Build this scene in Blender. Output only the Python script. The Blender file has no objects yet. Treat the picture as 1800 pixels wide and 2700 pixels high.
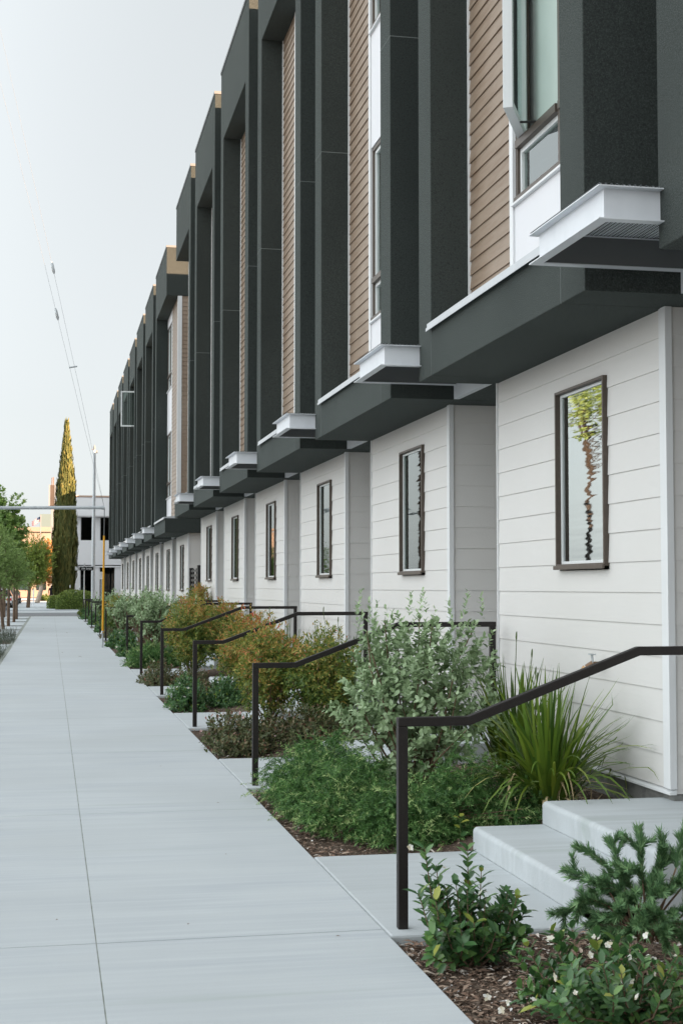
import bpy, math, random
import numpy as np
from mathutils import Vector

# ------------------------------------------------------------------ camera, sky, sun, exposure
S = bpy.context.scene
COL = S.collection
cam_d = bpy.data.cameras.new("camera"); cam = bpy.data.objects.new("camera", cam_d); COL.objects.link(cam)
cam.location = (0, 0, 1.5)
cam.rotation_euler = (math.radians(93.007), 0, math.radians(-11.544))
cam_d.sensor_fit = 'HORIZONTAL'; cam_d.sensor_width = 24.0; cam_d.lens = 50.0
cam_d.clip_start = 0.1; cam_d.clip_end = 2000
cam_d.dof.use_dof = True; cam_d.dof.focus_distance = 12.0; cam_d.dof.aperture_fstop = 14.0
S.camera = cam

SUN_EL, SUN_AZ = math.radians(13.8), math.radians(140.0)      # azimuth clockwise from +Y: behind the camera, right
w = bpy.data.worlds.new("World"); S.world = w; w.use_nodes = True
nt = w.node_tree; nt.nodes.clear()
out = nt.nodes.new("ShaderNodeOutputWorld"); bg = nt.nodes.new("ShaderNodeBackground")
sky = nt.nodes.new("ShaderNodeTexSky"); sky.sky_type = 'NISHITA'; sky.sun_disc = False
sky.sun_elevation = SUN_EL; sky.sun_rotation = SUN_AZ; sky.air_density = 1.0; sky.dust_density = 1.5
hs = nt.nodes.new("ShaderNodeHueSaturation"); hs.inputs["Saturation"].default_value = 0.22
mixc = nt.nodes.new("ShaderNodeMixRGB"); mixc.inputs[0].default_value = 0.72
mixc.inputs[2].default_value = (3.56, 3.80, 3.88, 1)            # pale veil of high cloud over the clear sky
tc = nt.nodes.new("ShaderNodeTexCoord"); dotn = nt.nodes.new("ShaderNodeVectorMath"); dotn.operation = 'DOT_PRODUCT'
dotn.inputs[1].default_value = (-0.92, -0.02, 0.39)              # the veil is brightest over the open side of the street
mr = nt.nodes.new("ShaderNodeMapRange")                          # and thinner, darker, up the street
mr.inputs["From Min"].default_value = 0.0; mr.inputs["From Max"].default_value = 0.98
mr.inputs["To Min"].default_value = 0.81; mr.inputs["To Max"].default_value = 2.5
mr.interpolation_type = 'SMOOTHSTEP'
mul = nt.nodes.new("ShaderNodeMixRGB"); mul.blend_type = 'MULTIPLY'; mul.inputs[0].default_value = 1.0
bg.inputs["Strength"].default_value = 0.050
L = nt.links.new
L(sky.outputs[0], hs.inputs["Color"]); L(hs.outputs[0], mixc.inputs[1])
L(tc.outputs["Generated"], dotn.inputs[0]); L(dotn.outputs["Value"], mr.inputs["Value"])
L(mixc.outputs[0], mul.inputs[1]); L(mr.outputs[0], mul.inputs[2])
L(mul.outputs[0], bg.inputs["Color"]); L(bg.outputs[0], out.inputs["Surface"])

sun_d = bpy.data.lights.new("sun", 'SUN'); sun_d.energy = 5.0; sun_d.angle = math.radians(0.5); sun_d.color = (1.0, 0.66, 0.44)
sun = bpy.data.objects.new("sun", sun_d); COL.objects.link(sun)
sv = Vector((math.sin(SUN_AZ) * math.cos(SUN_EL), math.cos(SUN_AZ) * math.cos(SUN_EL), math.sin(SUN_EL)))
sun.rotation_euler = sv.to_track_quat('Z', 'Y').to_euler()
sun.location = (30, -30, 40)
S.view_settings.view_transform = 'Standard'; S.view_settings.look = 'None'
S.view_settings.exposure = 2.42; S.view_settings.gamma = 1.0

# ------------------------------------------------------------------ helpers
rs = np.random.RandomState
def tag(o, label=None, cat=None, group=None, kind=None):
    if label: o["label"] = label
    if cat: o["category"] = cat
    if group: o["group"] = group
    if kind: o["kind"] = kind
    return o
def empty(name, loc, label=None, cat=None, group=None):
    o = bpy.data.objects.new(name, None); o.location = loc; COL.objects.link(o); o.empty_display_size = 0.2
    return tag(o, label, cat, group)
def wloc(o):
    v = Vector((0, 0, 0))
    while o is not None:
        v = v + o.location; o = o.parent
    return v
class MB:
    """collects simple solids and links them as ONE mesh object"""
    def __init__(s): s.v = []; s.f = []; s.m = []; s.mi = 0; s.smooth = []
    def add(s, vs, fs, sm=False):
        b = len(s.v); s.v += [tuple(p) for p in vs]
        for f in fs: s.f.append([b + i for i in f]); s.m.append(s.mi); s.smooth.append(sm)
        return s
    def box(s, x0, x1, y0, y1, z0, z1):
        if x0 > x1: x0, x1 = x1, x0
        if y0 > y1: y0, y1 = y1, y0
        if z0 > z1: z0, z1 = z1, z0
        v = [(x0,y0,z0),(x1,y0,z0),(x1,y1,z0),(x0,y1,z0),(x0,y0,z1),(x1,y0,z1),(x1,y1,z1),(x0,y1,z1)]
        return s.add(v, [(0,3,2,1),(4,5,6,7),(0,1,5,4),(1,2,6,5),(2,3,7,6),(3,0,4,7)])
    def quad(s, a, b, c, d): return s.add([a, b, c, d], [(0, 1, 2, 3)])
    def prism(s, poly, axis, a, b):
        """poly: (u,v) points; axis 'x': (y,z), 'y': (x,z), 'z': (x,y); swept from a to b"""
        def P(u, v, t): return (t, u, v) if axis == 'x' else ((u, t, v) if axis == 'y' else (u, v, t))
        n = len(poly); vs = [P(u, v, a) for u, v in poly] + [P(u, v, b) for u, v in poly]
        fs = [tuple(range(n))[::-1], tuple(range(n, 2 * n))] + [(i, (i + 1) % n, n + (i + 1) % n, n + i) for i in range(n)]
        return s.add(vs, fs)
    def tube(s, pts, rad, n=8, cap=True):
        pts = [Vector(p) for p in pts]
        if not hasattr(rad, '__len__'): rad = [rad] * len(pts)
        vs = []; fs = []; u = None
        for i, p in enumerate(pts):
            d = (pts[min(i + 1, len(pts) - 1)] - pts[max(i - 1, 0)]).normalized()
            if u is None:
                u = d.orthogonal().normalized()
            else:
                u = (u - d * u.dot(d)).normalized()
            w_ = d.cross(u)
            for k in range(n):
                a = 2 * math.pi * k / n
                vs.append(p + (u * math.cos(a) + w_ * math.sin(a)) * rad[i])
        for i in range(len(pts) - 1):
            for k in range(n):
                fs.append((i * n + k, i * n + (k + 1) % n, (i + 1) * n + (k + 1) % n, (i + 1) * n + k))
        s.add(vs, fs, True)
        if cap:
            s.add(vs[:n], [tuple(range(n))[::-1]]); s.add(vs[-n:], [tuple(range(n))])
        return s
    def lathe(s, prof, c, n=16):
        vs = []; fs = []
        for r, z in prof:
            for k in range(n):
                a = 2 * math.pi * k / n; vs.append((c[0] + r * math.cos(a), c[1] + r * math.sin(a), c[2] + z))
        for i in range(len(prof) - 1):
            for k in range(n): fs.append((i*n+k, i*n+(k+1) % n, (i+1)*n+(k+1) % n, (i+1)*n+k))
        return s.add(vs, fs, True)
    def build(s, name, mat, parent=None, bevel=0.0):
        me = bpy.data.meshes.new(name)
        off = wloc(parent) if parent is not None else Vector((0, 0, 0))
        me.from_pydata([(p[0] - off.x, p[1] - off.y, p[2] - off.z) for p in s.v], [], s.f)
        for mm in (mat if isinstance(mat, (list, tuple)) else [mat]): me.materials.append(mm)
        me.polygons.foreach_set("material_index", s.m); me.polygons.foreach_set("use_smooth", s.smooth)
        me.update()
        o = bpy.data.objects.new(name, me); COL.objects.link(o)
        if parent is not None: o.parent = parent
        if bevel > 0:
            b = o.modifiers.new("bevel", 'BEVEL'); b.width = bevel; b.segments = 2; b.limit_method = 'ANGLE'; b.angle_limit = math.radians(40)
        return o
def raw_mesh(name, verts, loops, sizes, mat, parent=None, rnd=None, smooth=False):
    """fast mesh from numpy arrays (leaf clouds)"""
    me = bpy.data.meshes.new(name)
    verts = np.asarray(verts, dtype=np.float32)
    if parent is not None: verts = verts - np.array(wloc(parent), dtype=np.float32)
    loops = np.asarray(loops, dtype=np.int32); sizes = np.asarray(sizes, dtype=np.int32)
    me.vertices.add(len(verts)); me.vertices.foreach_set("co", verts.ravel())
    me.loops.add(len(loops)); me.loops.foreach_set("vertex_index", loops)
    me.polygons.add(len(sizes)); st = np.concatenate([[0], np.cumsum(sizes)[:-1]]).astype(np.int32)
    me.polygons.foreach_set("loop_start", st)
    if smooth: me.polygons.foreach_set("use_smooth", np.ones(len(sizes), dtype=bool))
    if rnd is not None:
        a = me.attributes.new("rnd", 'FLOAT', 'POINT'); a.data.foreach_set("value", np.asarray(rnd, dtype=np.float32))
    me.materials.append(mat); me.update(calc_edges=True); me.validate()
    o = bpy.data.objects.new(name, me); COL.objects.link(o)
    if parent is not None: o.parent = parent
    return o
def copy_tree(o, delta=(0, 0, 0), parent=None, label=None):
    c = o.copy(); COL.objects.link(c)
    if parent is not None: c.parent = parent
    else: c.location = Vector(o.location) + Vector(delta)
    if label: c["label"] = label
    for ch in list(o.children): copy_tree(ch, parent=c)
    return c

# ------------------------------------------------------------------ materials
def mat(name, col, rough=0.6, spec=0.4, metal=0.0, n1=None, bump=None, coat=0.0):
    """n1=(scale, col2, stretch xyz, contrast lo, hi); bump=(scale, distance)"""
    m = bpy.data.materials.new(name); m.use_nodes = True; t = m.node_tree; p = t.nodes["Principled BSDF"]
    p.inputs["Base Color"].default_value = (*col, 1); p.inputs["Roughness"].default_value = rough
    p.inputs["Specular IOR Level"].default_value = spec; p.inputs["Metallic"].default_value = metal
    if coat: p.inputs["Coat Weight"].default_value = coat
    tcn = None
    if n1 or bump:
        tcn = t.nodes.new("ShaderNodeTexCoord")
    if n1:
        layers = n1 if isinstance(n1, list) else [n1]
        prev = None
        for sc, c2, st, lo, hi in layers:
            mp = t.nodes.new("ShaderNodeMapping"); mp.inputs["Scale"].default_value = st
            nz = t.nodes.new("ShaderNodeTexNoise"); nz.inputs["Scale"].default_value = sc; nz.inputs["Detail"].default_value = 5
            rp = t.nodes.new("ShaderNodeMapRange"); rp.inputs["From Min"].default_value = lo; rp.inputs["From Max"].default_value = hi
            mx = t.nodes.new("ShaderNodeMixRGB"); mx.inputs[2].default_value = (*c2, 1)
            t.links.new(tcn.outputs["Object"], mp.inputs[0]); t.links.new(mp.outputs[0], nz.inputs["Vector"])
            t.links.new(nz.outputs["Fac"], rp.inputs["Value"]); t.links.new(rp.outputs[0], mx.inputs[0])
            if prev is None: mx.inputs[1].default_value = (*col, 1)
            else: t.links.new(prev.outputs[0], mx.inputs[1])
            prev = mx
        t.links.new(prev.outputs[0], p.inputs["Base Color"])
    if bump:
        nz = t.nodes.new("ShaderNodeTexNoise"); nz.inputs["Scale"].default_value = bump[0]; nz.inputs["Detail"].default_value = 4
        if len(bump) > 2:
            mp = t.nodes.new("ShaderNodeMapping"); mp.inputs["Scale"].default_value = bump[2]
            t.links.new(tcn.outputs["Object"], mp.inputs[0]); t.links.new(mp.outputs[0], nz.inputs["Vector"])
        else: t.links.new(tcn.outputs["Object"], nz.inputs["Vector"])
        b = t.nodes.new("ShaderNodeBump"); b.inputs["Distance"].default_value = bump[1]; b.inputs["Strength"].default_value = 1.0
        t.links.new(nz.outputs["Fac"], b.inputs["Height"]); t.links.new(b.outputs[0], p.inputs["Normal"])
    return m
def leaf_mat(name, stops, rough=0.5, trans=0.25, spec=0.35):
    m = bpy.data.materials.new(name); m.use_nodes = True; t = m.node_tree; p = t.nodes["Principled BSDF"]; o = t.nodes["Material Output"]
    at = t.nodes.new("ShaderNodeAttribute"); at.attribute_name = "rnd"
    r = t.nodes.new("ShaderNodeValToRGB"); e = r.color_ramp.elements
    e[0].position = stops[0][0]; e[0].color = (*stops[0][1], 1); e[1].position = stops[-1][0]; e[1].color = (*stops[-1][1], 1)
    for ps, c in stops[1:-1]:
        q = e.new(ps); q.color = (*c, 1)
    t.links.new(at.outputs["Fac"], r.inputs[0]); t.links.new(r.outputs[0], p.inputs["Base Color"])
    p.inputs["Roughness"].default_value = rough; p.inputs["Specular IOR Level"].default_value = spec
    tr = t.nodes.new("ShaderNodeBsdfTranslucent"); mx = t.nodes.new("ShaderNodeMixShader"); mx.inputs[0].default_value = trans
    t.links.new(r.outputs[0], tr.inputs["Color"])
    t.links.new(p.outputs[0], mx.inputs[1]); t.links.new(tr.outputs[0], mx.inputs[2]); t.links.new(mx.outputs[0], o.inputs["Surface"])
    return m
def glass_mat(name, tint, refl=0.5, wav=0.0, scale=3.0):
    m = bpy.data.materials.new(name); m.use_nodes = True; t = m.node_tree; t.nodes.remove(t.nodes["Principled BSDF"]); o = t.nodes["Material Output"]
    tr = t.nodes.new("ShaderNodeBsdfTransparent"); tr.inputs[0].default_value = (*tint, 1)
    gl = t.nodes.new("ShaderNodeBsdfGlossy"); gl.inputs["Roughness"].default_value = 0.015; gl.inputs["Color"].default_value = (0.92, 0.97, 0.96, 1)
    fr = t.nodes.new("ShaderNodeFresnel"); fr.inputs["IOR"].default_value = refl
    mx = t.nodes.new("ShaderNodeMixShader")
    if wav:
        tcn = t.nodes.new("ShaderNodeTexCoord"); mp = t.nodes.new("ShaderNodeMapping"); mp.inputs["Scale"].default_value = (1, 0.45, 8.0)
        nz = t.nodes.new("ShaderNodeTexNoise"); nz.inputs["Scale"].default_value = scale; nz.inputs["Detail"].default_value = 2
        b = t.nodes.new("ShaderNodeBump"); b.inputs["Distance"].default_value = wav
        t.links.new(tcn.outputs["Object"], mp.inputs[0]); t.links.new(mp.outputs[0], nz.inputs["Vector"])
        t.links.new(nz.outputs["Fac"], b.inputs["Height"]); t.links.new(b.outputs[0], gl.inputs["Normal"])
    t.links.new(fr.outputs[0], mx.inputs[0]); t.links.new(tr.outputs[0], mx.inputs[1]); t.links.new(gl.outputs[0], mx.inputs[2])
    t.links.new(mx.outputs[0], o.inputs["Surface"])
    return m
M = {}
M['stucco'] = mat("dark_stucco", (0.040, 0.047, 0.044), 0.92, 0.12,
                  n1=[(150, (0.075, 0.085, 0.080), (1, 1, 1), 0.46, 0.72), (1.3, (0.034, 0.040, 0.038), (1, 1, 0.4), 0.45, 0.8), (60, (0.022, 0.026, 0.024), (1, 1, 1), 0.52, 0.8)], bump=(150, 0.005))
_p = M['stucco'].node_tree.nodes["Principled BSDF"]; _t = M['stucco'].node_tree; _n = [n for n in _t.nodes if n.type == "TEX_NOISE"][0]; _r = _t.nodes.new("ShaderNodeMapRange"); _r.inputs["From Min"].default_value = .38; _r.inputs["From Max"].default_value = .68; _r.inputs["To Min"].default_value = 0.04; _r.inputs["To Max"].default_value = 0.42; _t.links.new(_n.outputs["Fac"], _r.inputs["Value"]); _t.links.new(_r.outputs[0], _p.inputs["Sheen Weight"]); _p.inputs["Sheen Roughness"].default_value = 0.45; _p.inputs["Sheen Tint"].default_value = (0.42, 0.47, 0.45, 1)
M['white_siding'] = mat("white_siding", (0.675, 0.660, 0.640), 0.55, 0.3,
                        n1=[(1.2, (0.645, 0.628, 0.605), (1, 1, 1), 0.4, 0.75), (38, (0.66, 0.645, 0.625), (1, 0.25, 1), 0.45, 0.8)], bump=(60, 0.0006, (1, 0.1, 1)))
M['trim'] = mat("white_trim", (0.70, 0.71, 0.715), 0.5, 0.35, n1=(3, (0.74, 0.75, 0.76), (1, 1, 1), 0.4, 0.8))
M['panel'] = mat("white_panel", (0.68, 0.68, 0.70), 0.5, 0.35, n1=(1.6, (0.70, 0.70, 0.73), (1, 1, 1), 0.4, 0.8))
M['brown'] = mat("brown_siding", (0.275, 0.205, 0.150), 0.5, 0.5,
                 n1=[(26, (0.22, 0.15, 0.10), (1, 0.12, 1), 0.42, 0.72), (2.0, (0.32, 0.245, 0.185), (1, 1, 1), 0.45, 0.8)], bump=(90, 0.002, (1, 0.06, 1)))
M['canopy'] = mat("painted_steel", (0.66, 0.68, 0.71), 0.45, 0.45, n1=(7, (0.60, 0.62, 0.65), (1, 1, 1), 0.45, 0.8))
M['bronze'] = mat("bronze_frame", (0.085, 0.066, 0.052), 0.45, 0.4, n1=(30, (0.11, 0.085, 0.07), (1, 1, 1), 0.5, 0.8))
M['vinyl'] = mat("white_vinyl", (0.71, 0.73, 0.73), 0.4, 0.4)
M['flash'] = mat("grey_flashing", (0.50, 0.52, 0.54), 0.4, 0.5, n1=(5, (0.44, 0.46, 0.48), (1, 1, 1), 0.4, 0.8))
M['rail'] = mat("dark_bronze_rail", (0.014, 0.011, 0.010), 0.45, 0.35, n1=(90, (0.024, 0.019, 0.017), (1, 1, 1), 0.5, 0.8), bump=(400, 0.0004))
M['curtain'] = mat("curtain", (0.64, 0.70, 0.68), 0.9, 0.1, n1=(14, (0.52, 0.58, 0.56), (1, 2.5, 0.05), 0.4, 0.7))
M['blind'] = mat("roller_blind", (0.60, 0.65, 0.62), 0.9, 0.1, n1=(3, (0.54, 0.59, 0.56), (1, 1, 1), 0.4, 0.8))
M['dark_room'] = mat("dark_interior", (0.05, 0.06, 0.055), 0.9, 0.1)
M['glass'] = glass_mat("window_glass", (0.72, 0.82, 0.78), 2.6, 0.0012, 1.6)
M['glass_wavy'] = glass_mat("wavy_glass", (0.62, 0.72, 0.68), 6.0, 0.0026, 1.3)
M['glass_clear'] = glass_mat("clear_glass", (0.86, 0.92, 0.90), 1.3)
M['foundation'] = mat("foundation_concrete", (0.22, 0.22, 0.21), 0.9, 0.2, n1=(9, (0.12, 0.125, 0.12), (1, 1, 1.5), 0.42, 0.7), bump=(60, 0.003))
M['asphalt'] = mat("asphalt", (0.15, 0.155, 0.16), 0.9, 0.2, n1=[(1.0, (0.19, 0.195, 0.20), (0.3, 1, 1), 0.4, 0.7), (140, (0.10, 0.10, 0.10), (1, 1, 1), 0.5, 0.75)], bump=(120, 0.003))
M['dirt'] = mat("mulch_soil", (0.110, 0.080, 0.062), 0.95, 0.1, n1=[(28, (0.24, 0.19, 0.15), (1, 1, 1), 0.5, 0.7), (90, (0.028, 0.020, 0.016), (1, 1, 1), 0.5, 0.75)], bump=(45, 0.02))
M['ground'] = mat("bare_ground", (0.20, 0.18, 0.15), 0.95, 0.1, n1=(0.3, (0.12, 0.13, 0.07), (1, 1, 1), 0.4, 0.7))
M['galv'] = mat("galvanised_steel", (0.50, 0.53, 0.55), 0.42, 0.5, 0.35, n1=(12, (0.40, 0.43, 0.45), (1, 1, 1), 0.4, 0.75))
M['yellow'] = mat("yellow_plastic", (0.72, 0.36, 0.015), 0.45, 0.4, n1=(4, (0.62, 0.30, 0.02), (1, 1, 1), 0.4, 0.8))
M['wood'] = mat("weathered_wood", (0.16, 0.11, 0.075), 0.9, 0.15, n1=(14, (0.09, 0.06, 0.04), (1, 1, 0.1), 0.4, 0.7), bump=(40, 0.01, (1, 1, 0.1)))
M['bark'] = mat("young_bark", (0.20, 0.14, 0.10), 0.9, 0.15, n1=(30, (0.11, 0.075, 0.055), (1, 1, 0.2), 0.4, 0.7), bump=(60, 0.006))
M['pale_bark'] = mat("pale_bark", (0.50, 0.42, 0.34), 0.9, 0.15, n1=(10, (0.34, 0.27, 0.21), (1, 1, 0.4), 0.45, 0.7), bump=(30, 0.01))
M['dark_bark'] = mat("dark_bark", (0.06, 0.05, 0.042), 0.9, 0.15, n1=(20, (0.035, 0.03, 0.025), (1, 1, 0.2), 0.4, 0.7))
M['stem'] = mat("woody_stem", (0.16, 0.105, 0.07), 0.85, 0.15, n1=(30, (0.24, 0.17, 0.12), (1, 1, 0.2), 0.4, 0.7))
M['green_stem'] = mat("green_stem", (0.08, 0.12, 0.04), 0.7, 0.2)
M['black'] = mat("black_paint", (0.02, 0.02, 0.02), 0.45, 0.4)

def concrete(name, base, dark, broom=True, stain=(0.30, 0.36, 0.31)):
    return mat(name, base, 0.82, 0.25,
               n1=[(2.2, dark, (0.35, 1.6, 1), 0.40, 0.72), (7, tuple(c * 1.05 for c in base), (0.12, 3.0, 1), 0.45, 0.7),
                   (0.55, tuple(c * 0.90 for c in base), (1, 1, 1), 0.42, 0.75), (3.1, stain, (0.10, 1.5, 1), 0.62, 0.95),
                   (230, tuple(c * 0.86 for c in base), (1, 1, 1), 0.52, 0.8)],
               bump=(55, 0.0022, (0.10, 2.5, 1)) if broom else (80, 0.0016))
M['walk'] = concrete("sidewalk_concrete", (0.51, 0.54, 0.555), (0.435, 0.468, 0.50))
M['steps'] = concrete("step_concrete", (0.49, 0.52, 0.535), (0.42, 0.45, 0.455), False)
M['joint'] = mat("joint_dirt", (0.25, 0.265, 0.235), 0.95, 0.1, n1=(9, (0.34, 0.36, 0.34), (1, 1, 1), 0.4, 0.6))

# leaves
M['feijoa'] = leaf_mat("grey_green_leaf", [(0, (0.127, 0.189, 0.083)), (0.45, (0.270, 0.369, 0.195)), (0.8, (0.414, 0.534, 0.329)), (1, (0.541, 0.635, 0.418))], 0.6, 0.18, 0.3)
M['nandina'] = leaf_mat("nandina_leaf", [(0, (0.073, 0.136, 0.034)), (0.35, (0.157, 0.222, 0.041)), (0.6, (0.335, 0.320, 0.071)), (0.8, (0.524, 0.330, 0.102)), (0.93, (0.628, 0.232, 0.102)), (1, (0.586, 0.126, 0.065))], 0.5, 0.3)
M['raph'] = leaf_mat("reddish_green_leaf", [(0, (0.065, 0.085, 0.039)), (0.5, (0.120, 0.142, 0.058)), (0.8, (0.217, 0.151, 0.082)), (1, (0.283, 0.121, 0.088))], 0.45, 0.2)
M['glossy'] = leaf_mat("glossy_green_leaf", [(0, (0.044, 0.110, 0.039)), (0.5, (0.081, 0.187, 0.064)), (0.85, (0.152, 0.277, 0.073)), (0.93, (0.24, 0.29, 0.05)), (1, (0.36, 0.38, 0.07))], 0.32, 0.22, 0.5)
M['rosemary'] = leaf_mat("fine_green_leaf", [(0, (0.042, 0.103, 0.030)), (0.5, (0.088, 0.198, 0.054)), (0.85, (0.184, 0.333, 0.100)), (1, (0.382, 0.491, 0.198))], 0.5, 0.25)
M['bluecon'] = leaf_mat("blue_green_needle", [(0, (0.071, 0.148, 0.070)), (0.5, (0.138, 0.264, 0.118)), (1, (0.300, 0.457, 0.209))], 0.5, 0.15)
M['strap'] = leaf_mat("strap_leaf", [(0, (0.045, 0.103, 0.017)), (0.5, (0.120, 0.200, 0.024)), (0.88, (0.239, 0.297, 0.039)), (0.93, (0.673, 0.524, 0.297)), (1, (0.850, 0.690, 0.440))], 0.4, 0.25, 0.45)
M['olive'] = leaf_mat("olive_leaf", [(0, (0.089, 0.145, 0.038)), (0.5, (0.184, 0.280, 0.079)), (1, (0.369, 0.512, 0.171))], 0.55, 0.2)
M['sycamore'] = leaf_mat("broad_green_leaf", [(0, (0.092, 0.182, 0.046)), (0.5, (0.199, 0.330, 0.082)), (1, (0.430, 0.537, 0.170))], 0.5, 0.35)
M['yellowgreen'] = leaf_mat("yellow_green_leaf", [(0, (0.111, 0.165, 0.030)), (0.5, (0.213, 0.291, 0.054)), (1, (0.394, 0.466, 0.111))], 0.5, 0.35)
M['autumn'] = leaf_mat("autumn_leaf", [(0, (0.270, 0.117, 0.027)), (0.5, (0.414, 0.207, 0.045)), (1, (0.495, 0.324, 0.108))], 0.6, 0.35)
M['cypress'] = leaf_mat("cypress_spray", [(0, (0.050, 0.067, 0.016)), (0.5, (0.092, 0.103, 0.025)), (1, (0.176, 0.153, 0.039))], 0.7, 0.1)
M['hedge'] = leaf_mat("hedge_leaf", [(0, (0.058, 0.111, 0.019)), (0.5, (0.124, 0.182, 0.033)), (1, (0.247, 0.286, 0.065))], 0.5, 0.25)
M['lavender'] = leaf_mat("lavender_leaf", [(0, (0.05, 0.075, 0.05)), (0.6, (0.11, 0.14, 0.095)), (1, (0.18, 0.17, 0.16))], 0.6, 0.2)
M['chips'] = leaf_mat("bark_chip", [(0, (0.075, 0.053, 0.041)), (0.45, (0.256, 0.169, 0.124)), (0.75, (0.492, 0.385, 0.304)), (0.92, (0.769, 0.747, 0.717)), (1, (0.850, 0.850, 0.850))], 0.85, 0.0, 0.1)
M['petal'] = leaf_mat("white_petal", [(0, (0.62, 0.55, 0.40)), (0.5, (0.80, 0.78, 0.70)), (1, (0.85, 0.85, 0.82))], 0.6, 0.3)
M['pink'] = leaf_mat("pink_petal", [(0, (0.55, 0.30, 0.28)), (1, (0.80, 0.66, 0.64))], 0.6, 0.3)

# ------------------------------------------------------------------ ground, walk, streets (setting)
def struct(name, mb, m, bevel=0.0): return tag(mb.build(name, m, None, bevel), kind='structure')
g = MB(); g.quad((-900, -300, -0.16), (900, -300, -0.16), (900, 1500, -0.16), (-900, 1500, -0.16)); struct("ground", g, M['ground'])
WX0, WXJ, WX1 = -0.93, 0.205, 1.44
# sidewalk: separate slabs with open joints over a dirty bed
ys = [-6.0, -2.6, 0.9, 4.4] ; yy = 6.15
while yy < 73.0: ys.append(yy); yy += 3.48
ys[-1] = 73.4
base = MB(); base.box(WX0 - 0.1, WX1 + 0.0, -6, 73.4, -0.15, -0.0020); struct("sidewalk_bed", base, M['joint'])
sl = MB(); gp = 0.0027
for a, b in zip(ys[:-1], ys[1:]):
    sl.box(WX0 + gp, WXJ - gp, a + 0.004, b - 0.004, -0.0018, 0); sl.box(WXJ + gp, WX1 - gp * 0.5, a + 0.004, b - 0.004, -0.0018, 0)
struct("sidewalk", sl, M['walk'])
# parkway strip with planting squares
pk = MB(); beds = [(29.3, 33.2), (38.3, 42.3), (45.3, 46.8), (50.2, 51.5), (55.4, 56.8), (61.8, 63.3), (67.3, 69.2)]
yp = -6.0
for a, b in beds + [(73.3, 73.4)]:
    pk.box(-2.6, WX0 - 0.012, yp, a, -0.15, -0.004); yp = b
    pk.box(-2.6, -2.25, a, b, -0.15, -0.006)
struct("parkway_paving", pk, M['walk'])
pb = MB(); pb.box(-2.62, WX0 - 0.10, -6, 73.38, -0.155, -0.05); struct("parkway_soil", pb, M['dirt'])
rd = MB(); rd.quad((-12.6, -60, -0.148), (-2.75, -60, -0.148), (-2.75, 400, -0.148), (-12.6, 400, -0.148)); struct("street", rd, M['asphalt'])
kb = MB(); kb.box(-2.75, -2.605, -60, 73.3, -0.157, -0.002); kb.box(-12.75, -12.6, -60, 73.3, -0.157, 0.0); kb.box(-2.75, -2.6, 96.2, 148, -0.157, 0.0)
kb.box(-2.6, 60, 96.05, 96.2, -0.157, -0.02); struct("kerb", kb, M['walk'])
cs = MB(); cs.quad((-120, 73.42, -0.144), (140, 73.42, -0.144), (140, 96.05, -0.144), (-120, 96.05, -0.144)); struct("cross_street", cs, M['asphalt'])
gt = MB(); gt.box(-2.6, 60, 73.42, 74.0, -0.155, -0.04); gt.box(-2.6, 60, 89.5, 96.04, -0.155, -0.10)
struct("gutter", gt, concrete("gutter_concrete", (0.40, 0.42, 0.43), (0.33, 0.35, 0.36)))
fw = MB(); fw.box(-2.6, 0.32, 96.2, 150, -0.15, 0.0); fw.box(-30, -12.75, -60, 400, -0.15, 0.0); struct("far_sidewalk", fw, M['walk'])
fs = MB(); fs.box(0.32, 60, 96.2, 150, -0.15, -0.03); fs.box(-3, 6, 150, 157, -0.15, 0.03)
struct("far_planting_soil", fs, M['dirt'])
f2 = MB(); f2.quad((-150, 157, -0.10), (150, 157, -0.10), (150, 200, -0.10), (-150, 200, -0.10)); struct("far_cross_street", f2, M['walk'])
# planting bed along the building: a sloping sheet of mulch
def bed_z(x): 
    t = np.clip((x - 1.7) / 1.7, 0, 1); return -0.035 + 0.19 * t * t * (3 - 2 * t)
pads = [(6.035 + 4.596 * k, 7.865 + 4.596 * k) for k in range(6)] + [(40.74 - 4.955 + 4.63 * k, 40.74 - 3.125 + 4.63 * k) for k in range(1, 8)]
yb = set(np.round(np.linspace(-6, 75.5, 220), 3))
for a, b in pads: yb |= {round(a - .03, 3), round(a + .01, 3), round(b - .01, 3), round(b + .03, 3)}
yb = sorted(yb); nx, ny = 15, len(yb); xs = np.linspace(1.438, 3.56, nx); r_ = rs(3)
vv = []; ff = []
for j in range(ny):
    y_ = yb[j]; inpad = any(a - .005 <= y_ <= b + .005 for a, b in pads); flat = 0.12 if y_ < 6.03 else (1.0 if y_ < 34.5 else 0.25)
    for i in range(nx):
        z_ = -0.07 if inpad else -0.035 + flat * (bed_z(xs[i]) + 0.035) + (r_.uniform(-0.012, 0.012) if 0 < i < nx - 1 else 0)
        vv.append((xs[i], y_, z_))
for j in range(ny - 1):
    for i in range(nx - 1): ff.append((j*nx+i, j*nx+i+1, (j+1)*nx+i+1, (j+1)*nx+i))
bd = MB(); bd.add(vv, ff, True); struct("planting_bed", bd, M['dirt'])

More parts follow.
